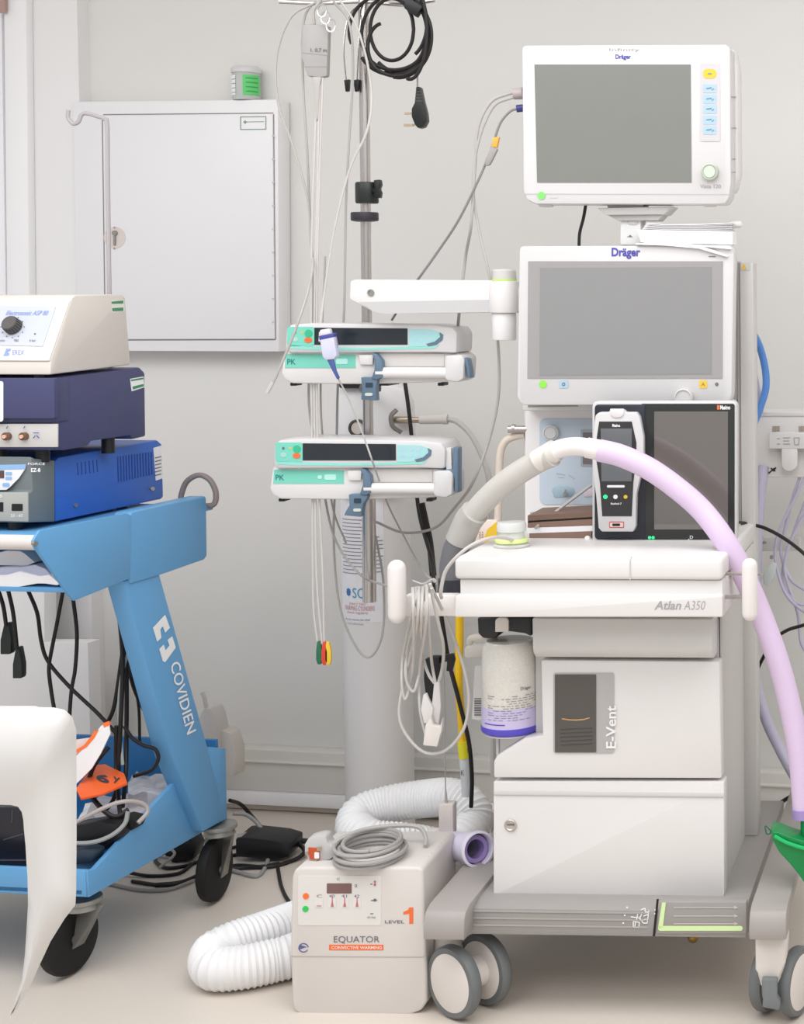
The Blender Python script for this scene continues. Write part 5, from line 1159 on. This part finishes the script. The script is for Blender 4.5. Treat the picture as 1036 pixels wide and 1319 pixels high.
cable('lilac_hose', [(984, 600, 3.86), (980, 640, 3.84), (976, 690, 3.82), (974, 760, 3.8), (972, 860, 3.76), (985, 920, 3.72), (1005, 965, 3.7), (1030, 1010, 3.65), (1050, 1040, 3.6)], .0130, LILAC, 'wide lilac-grey hose sweeping down right behind the machine column', 'hose', n=14)
wr = thing('wall_rail', FR.front(3.98)(1000, 710), 'low grey rail with a black knob on the wall below the outlet panel', 'rail', yaw=FR.a)
obj('rail', E(rr(968, 692, 1030, 710, 1), FR.front(3.98), .03), mat('rail_grey', '#d0cdca', .4), wr, bev=.002)
b = NB(); ext(b, [(975, 697), (986, 697), (988, 700), (978, 702), (975, 700)], FR.front(3.98), .002, .001); obj('slot', b, MGREY, wr)
b = NB(); ext(b, [(969, 712), (975, 709), (979, 710), (979, 716), (975, 716), (970, 714)], FR.front(3.96), .012); obj('knob', b, BLACK, wr, bev=.001)
for k, pts in enumerate(([(1045, 600, 3.84), (1030, 630, 3.84), (1015, 660, 3.84), (1002, 690, 3.84), (999, 720, 3.84), (1010, 760, 3.8), (1028, 782, 3.78), (1050, 795, 3.75)],
            [(1036, 600, 3.85), (1022, 640, 3.85), (1012, 680, 3.85), (1006, 710, 3.85), (1018, 745, 3.82), (1040, 762, 3.8)],
            [(1050, 640, 3.83), (1022, 690, 3.83), (1012, 720, 3.83), (1013, 745, 3.82), (1028, 790, 3.8), (1033, 830, 3.8), (1050, 850, 3.8)],
            [(1040, 640, 3.86), (1018, 700, 3.86), (1008, 745, 3.83), (1024, 775, 3.8), (1050, 780, 3.8)])):
    cable('clear_tube', pts, .0040, LILAC, ('clear tubing strand leaning from the outlet panel, leftmost of the four', 'second clear tubing strand from the left under the outlet panel', 'clear tubing strand hanging lowest at the right edge', 'clear tubing strand crossing the others beside the wall rail')[k], 'tube', 'clear tubes under the outlet panel')
sp_ = thing('spoon_hook', P(992, 740, 3.84), 'translucent teardrop-shaped hook hanging under the wall rail', 'hook')
obj('body', E([(996, 724), (1001, 727), (999, 740), (990, 756), (984, 752), (983, 742), (988, 730)], F0.front(3.8), .01), mat('hook_translucent', '#c9cfcd', .25), sp_, bev=.003)
obj('pin', E(ell(994, 718, 2.5), F0.front(3.8), .01), ZINC, sp_)
cable('black_cable', [(950, 673, 3.45), (965, 675, 3.5), (985, 680, 3.5), (1008, 692, 3.45), (1030, 708, 3.4), (1060, 735, 3.35)], .0040, CORD, 'black cable arching right from behind the docked screen')
cable('black_cable', [(1060, 795, 3.5), (1036, 805, 3.55), (1014, 812, 3.6), (996, 826, 3.65), (978, 858, 3.7), (968, 885, 3.72)], .0042, CORD, 'black cable passing behind the lavender hose at mid height')
cable('black_cable', [(975, 1044, 3.9), (995, 1040, 3.9), (1012, 1030, 3.88), (1030, 1018, 3.85), (1055, 990, 3.8)], .0050, CORD, 'black cable near the skirting right of the machine column')
cable('green_tube', [(1016, 961, 3.5), (1028, 958, 3.5), (1060, 952, 3.5)], .0060, mat('leaf_green', '#6cb84a', .4), 'short green tube end sticking in from the right edge', 'tube', n=12)
# ================================================================== THINGS ON AND AROUND THE TROLLEY
zs = zs2
def in_c(px, py, y): return FC.front(y)(px, py)
yy = y0 + .05
pkx = [('flat white paper wrapper on the trolley shelf, uppermost of three', [(-40, 722), (8, 711), (26, 708), (31, 711), (45, 726), (35, 728), (-40, 728)], PAPER, .16),
       ('clear plastic packet with bluish contents on the trolley shelf', [(-40, 736), (5, 732), (30, 730), (45, 729), (58, 731), (66, 740), (60, 749), (-40, 752)], mat('packet_bluish', '#b9bcd2', .3), .1),
       ('white plastic packet with a pointed corner at the front of trolley shelf', [(-40, 743), (8, 741), (25, 735), (50, 742), (63, 739), (77, 754), (73, 755), (58, 750), (48, 752), (20, 755), (-40, 755)], mat('packet_white', '#eceaec', .3), .05)]
for k0, (lab, pts, m_, off) in enumerate(pkx):
    b = NB(); n = 0
    pl_ = FC.front(y0 + (.05, .03, .022)[k0])
    ext(b, [(x, min(y, 755)) for x, y in pts], pl_, .12)
    for v in b.verts: v.co += Vector((0, 0, .003 * math.sin(v.co.x * 90)))
    bmesh.ops.subdivide_edges(b, edges=b.edges[:], cuts=2, use_grid_fill=False)
    obj('shelf_packet', b, m_, None, label=lab, cat='packet', group='packets on the trolley shelf', bev=.001, ang=20)
# black cords with connectors
def cord(pts, lab, plug=None, r=.0042, m_=CORD):
    nm = 'black_cord' if m_ is CORD else 'grey_cord'
    if plug is None: return cable(nm, pts, r, m_, lab, 'cord')
    t_ = thing('hanging_cord', P(*plug[0][0]), lab, 'cord')
    obj('cord', T(pts, r), m_, t_)
    obj('connector', E(plug[1], F0.front(plug[0][0][2]), .02), mat('connector_black', '#1f2625', .45), t_, bev=.002)
yk2 = 3.42
cord([(-4, 755, yk2), (4, 780, yk2), (8, 806, yk2)], 'black cord with a connector, leftmost of those hanging under the trolley shelf', [[(8, 842, yk2)], [(5, 803), (11, 803), (14, 822), (14, 840), (12, 843), (0, 843), (0, 825)]])
cord([(10, 758, yk2), (17, 790, yk2), (22, 836, yk2)], 'black cord with a longer connector hanging second from the left edge', [[(22, 874, yk2)], [(20, 834), (24, 834), (28, 856), (28, 870), (27, 874), (16, 874), (16, 856)]])
cord([(36, 760, 3.5), (48, 790, 3.5), (53, 825, 3.5), (62, 852, 3.5), (90, 885, 3.5), (125, 918, 3.5), (150, 945, 3.5)], 'black cord running diagonally from the shelf down to the right')
cord([(81, 762, 3.5), (74, 800, 3.5), (66, 840, 3.5), (63, 862, 3.5), (66, 890, 3.5), (71, 920, 3.5)], 'black cord curving down left of the diagonal cord')
cord([(94, 770, 3.5), (99, 815, 3.5), (97, 860, 3.5), (92, 890, 3.5), (89, 930, 3.5), (85, 990, 3.5)], 'black cord hanging right of the crossing cords')
cord([(148, 750, 3.5), (153, 790, 3.5), (157, 830, 3.5), (158, 870, 3.5), (155, 940, 3.5), (152, 1000, 3.5), (146, 1030, 3.5), (130, 1050, 3.5)], 'black cord of the thick bunch behind the post, longest strand', r=.0048)
cord([(157, 750, 3.52), (162, 800, 3.52), (155, 860, 3.52), (147, 910, 3.52), (138, 932, 3.52)], 'black cord of the thick bunch swinging left towards the orange-edged paper', r=.0046)
cord([(166, 768, 3.53), (160, 800, 3.53), (163, 860, 3.53), (163, 940, 3.53), (162, 1000, 3.5), (158, 1040, 3.5)], 'black cord of the thick bunch hanging nearest the post', r=.0048)
cord([(160, 790, 3.55), (166, 850, 3.55), (178, 905, 3.6), (180, 955, 3.6)], 'thin black cord dropping behind the tray back panel', r=.0034)
cord([(160, 820, 3.55), (170, 880, 3.57), (190, 925, 3.6), (208, 962, 3.65)], 'thin black cord reaching the right end of the tray back panel', r=.0034)
cord([(174, 790, 3.51), (168, 830, 3.51), (157, 870, 3.51), (153, 920, 3.51), (158, 985, 3.5)], 'pale grey cord weaving through the black bunch', m_=mat('cord_greygreen', '#a9b3b0', .4), r=.0036)
cord([(160, 935, 3.5), (170, 950, 3.5), (185, 960, 3.5), (200, 965, 3.5), (204, 978, 3.5), (195, 992, 3.5), (172, 1000, 3.5)], 'black cord looping in front of the tray back panel')
cord([(140, 962, 3.47), (122, 985, 3.45), (115, 1005, 3.45), (118, 1025, 3.42), (135, 1045, 3.4), (150, 1052, 3.4), (165, 1043, 3.42)], 'thick black cord making a wide loop over the orange pack', r=.0052)
cord([(150, 935, 3.5), (150, 990, 3.5), (155, 1050, 3.42), (160, 1070, 3.4)], 'black cord falling straight into the bottom tray', r=.0050)
cord([(70, 1075, 3.32), (100, 1058, 3.32), (140, 1038, 3.34), (165, 1032, 3.36), (185, 1036, 3.38), (190, 1046, 3.38), (178, 1060, 3.36)], 'pale grey cord leaving the bottom tray over the front', m_=mat('cord_taupe', '#a79f9c', .45), r=.0046)
cord([(60, 1083, 3.31), (110, 1086, 3.31), (140, 1078, 3.33), (160, 1062, 3.35), (165, 1045, 3.36)], 'second grey cord looping low in the bottom tray', m_=mat('cord_grey', '#8f9391', .45), r=.0048)
# contents of the bottom tray
ot = thing('orange_pack', in_c(125, 1035, 3.42), 'orange printed pack numbered 6 lying in the bottom tray', 'pack')
pl_ = plane3(P(96, 1030, 3.36), P(180, 1010, 3.42), P(115, 985, 3.5))
obj('pack', E([(98, 1016), (118, 986), (135, 984), (160, 996), (164, 1008), (132, 1022), (104, 1028)], pl_, .006), mat('pack_orange', '#e8622a', .45), ot, bev=.001)
b = NB(); text(b, '6', ((124, 995), (142, 1000), (140, 1010), (124, 1005)), pl_, .001, bold=.04); text(b, 'y', ((146, 1000), (155, 1002), (153, 1010), (146, 1008)), pl_, .001, bold=.02); obj('lettering', b, TXK, ot)
wp = thing('orange_edged_paper', P(120, 960, 3.44), 'folded white paper with orange edges standing up in the bottom tray', 'paper')
pl_ = F0.front(3.42)
obj('sheet', E([(140, 930), (142, 945), (130, 970), (118, 990), (96, 1012), (85, 1020), (85, 985), (100, 972), (118, 952), (130, 935)], pl_, .003), PAPER, wp)
b = NB(); ext(b, [(132, 932), (140, 929), (142, 934), (134, 937)], pl_, .004, .001); ext(b, [(94, 968), (108, 960), (116, 950), (121, 942), (127, 940), (122, 950), (112, 962), (96, 972)], pl_, .004, .001); obj('edging', b, mat('edge_orange', '#ff7a3c', .5), wp)
obj('second_sheet', E([(85, 955), (118, 950), (112, 960), (96, 975), (85, 980)], F0.front(3.43), .003), mat('paper_rose', '#efdcd6', .6), wp)
def crump(nm, lab, pts, zb_, h, m_, grp='plastic packets in the bottom tray', amp=.006):
    b = NB(); q = [top(zb_ + h)(x, y) - Vector((0, 0, h)) for x, y in pts]; prism(b, q, Vector((0, 0, h)))
    for f in b.faces: f.normal_update()
    bmesh.ops.triangulate(b, faces=b.faces[:]); bmesh.ops.subdivide_edges(b, edges=b.edges[:], cuts=3, use_grid_fill=True)
    for v in b.verts:
        if v.co.z > zb_ + h * .5: v.co.z += amp * math.sin(v.co.x * 60 + v.co.y * 45) + amp * .6 * math.sin(v.co.y * 130 - v.co.x * 90)
    return obj(nm, b, m_, None, label=lab, cat='packet', group=grp, ang=25)
zt_tray = lambda y: zt0 + .014 + (zbk + .01 - zt0 - .006) * max(0, (y - y0)) / (yb - .02 - y0)
clr = mat('packet_film', '#cfced6', .2, var=.2, scale=60)
def tray_pk(lab, pts, h, m_, y):
    z = {3.55: .285, 3.45: .255, 3.42: .235}[y]; h = .03; return crump('plastic_packet', lab, pts, z, h, m_)
tray_pk('crinkled clear packet at the back right of the bottom tray', [(165, 1010), (176, 995), (200, 996), (228, 1000), (236, 1003), (215, 1022), (190, 1025), (165, 1022)], .02, clr, 3.55)
tray_pk('clear packet with pinkish edge in the middle of the bottom tray', [(112, 1045), (130, 1025), (165, 1022), (205, 1022), (215, 1026), (190, 1048), (165, 1055), (130, 1058)], .016, mat('packet_film_pink', '#d8d0d2', .2, var=.15, scale=60), 3.45)
tray_pk('white packet half under the orange pack', [(97, 1058), (110, 1038), (135, 1030), (140, 1045), (125, 1058), (105, 1066)], .014, mat('packet_white', ''), 3.42)
pw = thing('power_strip', in_c(120, 1090, 3.34), 'dark bundle of sockets and plugs heaped at the front of the bottom tray', 'power strip')
for k, (pp_, yy_) in enumerate((([(70, 1070), (100, 1062), (125, 1058), (150, 1062), (155, 1078), (130, 1098), (70, 1105)], 3.36), ([(72, 1098), (108, 1093), (122, 1098), (118, 1112), (72, 1118)], 3.30), ([(135, 1058), (160, 1052), (178, 1056), (172, 1068), (150, 1082), (136, 1076)], 3.4))):
    obj('socket_block', E(pp_, FC.front(yy_), .04), (BLACK, mat('block_slate', '#2c3a48', .4), RUBBER)[k], pw, bev=.005)
# dark case seen through the opening
dc = thing('black_case', in_c(10, 1122, 3.33), 'black case with a yellow band on the bottom tray at the left edge', 'case')
zc_ = FC.lx(10, 1118, 3.33).z
obj('body', E(rr(-60, 1040, 33, 1117, (2, 6, 4, 2)), FC.front(3.33), .10), mat('case_black', '#25242a', .25), dc, bev=.008)
obj('band', E(rr(-60, 1117, 33, 1121), FC.front(3.33), .10), YEL, dc)
b = NB(); line(b, -40, 1108, 33, 1108, 2, FC.front(3.33), .001); line(b, 16, 1044, 15, 1060, .8, FC.front(3.33), .001); line(b, 4, 1082, 30, 1074, 1, FC.front(3.33), .001); obj('seam', b, mat('case_seam', '#5a5660', .4), dc)
# ================================================================== WHITE DRAPED COVER IN THE FOREGROUND
cvp = F0.front(2.55)
cvm = mat('cover_white', '#d9d7d5', .5, var=.005)
cv = thing('white_cover', P(40, 1300, 2.57), 'smooth white cover with a rounded top corner and hanging pointed flap, nearest at left', 'cover')
b = NB()
# outer and inner outlines as a strip, bent gently in depth
outer = [(-120, 912), (30, 912), (66, 913), (80, 916), (90, 925), (95, 942), (95.5, 1000), (95.5, 1080), (95, 1150), (94, 1168), (80, 1186), (62, 1215), (48, 1245), (36, 1272), (20, 1300), (14, 1308)]
inner = [(-120, 1037), (0, 1036.5), (14, 1037), (23, 1039), (28, 1046), (30, 1056), (31, 1070), (33, 1090), (34, 1110), (35.5, 1130), (36, 1165), (34, 1200), (32, 1230), (28, 1262), (18, 1292), (13, 1306)]
N = 5; rows = []
for (ox, oy), (ix, iy) in zip(outer, inner):
    row = []
    for k in range(N + 1):
        t = k / N; x = ix + (ox - ix) * t; y = iy + (oy - iy) * t
        d = 2.55 + .02 * math.sin(t * math.pi) * -1 + .012 * math.sin(x * .05 + y * .01) + (.03 * t * t if oy > 925 else 0)
        row.append(P(x, y, d))
    rows.append(row)
th = Vector((0, .008, 0))
A = [[b.verts.new(p) for p in r] for r in rows]; Bk = [[b.verts.new(p + th) for p in r] for r in rows]
for i in range(len(rows) - 1):
    for k in range(N):
        b.faces.new((A[i][k], A[i][k + 1], A[i + 1][k + 1], A[i + 1][k])); b.faces.new((Bk[i][k], Bk[i + 1][k], Bk[i + 1][k + 1], Bk[i][k + 1]))
    for k in (0, N): b.faces.new((A[i][k], A[i + 1][k], Bk[i + 1][k], Bk[i][k]))
for i in (0, len(rows) - 1):
    for k in range(N): b.faces.new((A[i][k], Bk[i][k], Bk[i][k + 1], A[i][k + 1]))
obj('sheet', b, cvm, cv, ang=60)
b = NB(); ext(b, rr(-120, 921, 30, 1028, (2, 10, 6, 2)), F0.front(2.60), .06); obj('covered_backrest', b, cvm, cv, bev=.02, seg=3)
b = NB(); c = P(-60, 1040, 2.7); lbox(b, F0, P(-110, 1000, 2.7).x, P(-60, 1000, 2.7).x, 2.65, 2.72, 0, c.z); obj('support_post', b, ZINC, cv)
# ================================================================== FLOOR CABLES
fcz = .008
def floorc(pts, r, m_, lab, nm='floor_cable'):
    return obj(nm, tube(NB(), [top(r + h)(x, y) for x, y, h in pts], r, n=8), m_, None, label=lab, cat='cable', group='cables on the floor behind the trolley')
floorc([(200, 1140, 0), (235, 1136, 0), (270, 1122, .01), (310, 1118, 0), (350, 1116, 0), (378, 1108, 0), (392, 1098, .01), (386, 1088, .02), (370, 1083, .02)], .0055, CORD, 'black floor cable curling beside the adapter box')
floorc([(170, 1135, 0), (215, 1140, 0), (260, 1130, 0), (300, 1115, 0), (335, 1116, 0), (360, 1112, 0)], .0045, CORD, 'black floor cable running under the trolley tray')
floorc([(150, 1120, .01), (190, 1128, 0), (230, 1125, 0), (255, 1110, 0), (310, 1100, 0)], .0045, CORD, 'black floor cable nearest the tray corner')
floorc([(220, 1095, .01), (200, 1106, 0), (215, 1118, 0), (250, 1112, 0), (290, 1095, 0), (330, 1086, 0), (392, 1082, 0), (420, 1090, 0)], .0045, CORD, 'black floor cable passing behind the adapter box')
floorc([(140, 1138, 0), (180, 1146, 0), (215, 1146, 0), (240, 1138, 0), (262, 1128, 0)], .0045, mat('cord_taupe', ''), 'grey floor cable along the front of the heap')
floorc([(296, 1031, .12), (310, 1036, .09), (325, 1052, .05), (345, 1075, .02), (362, 1086, 0), (395, 1084, 0), (430, 1086, 0)], .0050, CORD, 'black cable dropping from the trolley corner to the floor')
floorc([(300, 1048, .10), (318, 1050, .09), (335, 1065, .06), (345, 1090, .02), (344, 1112, 0), (332, 1128, 0), (310, 1124, 0), (296, 1120, 0)], .0052, mat('cord_lightgrey', '#a5a3a1', .45), 'light grey cable arching from trolley corner down to the floor')
floorc([(358, 1118, 0), (362, 1140, 0), (370, 1158, 0), (380, 1168, 0)], .0045, CORD, 'short black cable heading under the warming unit')
floorc([(205, 1118, .03), (225, 1100, .04), (212, 1092, .05), (204, 1102, .04), (222, 1106, .03)], .0035, mat('cord_lightgrey', ''), 'small grey cable curl beside the rear castor')
q = top(0)
ad = thing('power_adapter', q(340, 1112), 'black power adapter box lying on the floor right of the trolley', 'adapter')
y_ = q(340, 1112).y
obj('body', E([(303, 1080), (318, 1079), (355, 1083), (372, 1088), (372, 1104), (355, 1108), (303, 1104)], F0.front(y_), .10), BLACK, ad, bev=.005)
obj('edge_label', E([(306, 1074), (318, 1072), (311, 1078), (304, 1079)], F0.front(y_), .002, .003), LGREY, ad)
ad2 = thing('plug_block', q(238, 1112), 'black plug block on the floor below the trolley tray', 'plug')
y_ = q(238, 1112).y
obj('body', E([(212, 1088), (245, 1078), (252, 1092), (248, 1108), (222, 1112), (212, 1104)], F0.front(y_), .06), BLACK, ad2, bev=.005)
# pale bottles behind the trolley
for (x0, x1, yt, yb_, nk, lab) in ((204, 226, 922, 1000, 0, 'peach translucent bag behind the trolley post'), (252, 280, 912, 985, 1, 'pale translucent bottle with a curved shoulder behind the trolley post')):
    yy_ = 3.98; fp_ = FW.front(yy_ if False else 4.2)
    t_ = thing('translucent_container', fp_((x0 + x1) / 2, yb_), lab, 'container')
    p_ = [(x0, yb_), (x0, yt + 22), (x0 + 6, yt + 6), ((x0 + x1) / 2 - 3, yt), ((x0 + x1) / 2 + 5, yt), (x1 - 4, yt + 12), (x1, yt + 30), (x1, yb_)]
    obj('body', E(p_, fp_, .06), mat('amber_film', '#d3c5b8', .4) if nk == 0 else mat('pale_film', '#d3cdc8', .4), t_, bev=.008)
    if nk: obj('spout', T([((x0 + x1) / 2, yt, 4.2), ((x0 + x1) / 2 - 3, yt - 14, 4.2), ((x0 + x1) / 2 - 6, yt - 20, 4.2)], .006), mat('pale_film', ''), t_)
b = NB(); ext(b, [(278, 960), (282, 940), (296, 944), (303, 966), (303, 1000), (278, 1000)], FW.front(4.22), .05); obj('paper_bag', b, mat('bag_beige', '#d9d2ca', .6), None, label='crumpled beige paper bag against the wall right of the trolley post', cat='bag', bev=.006)
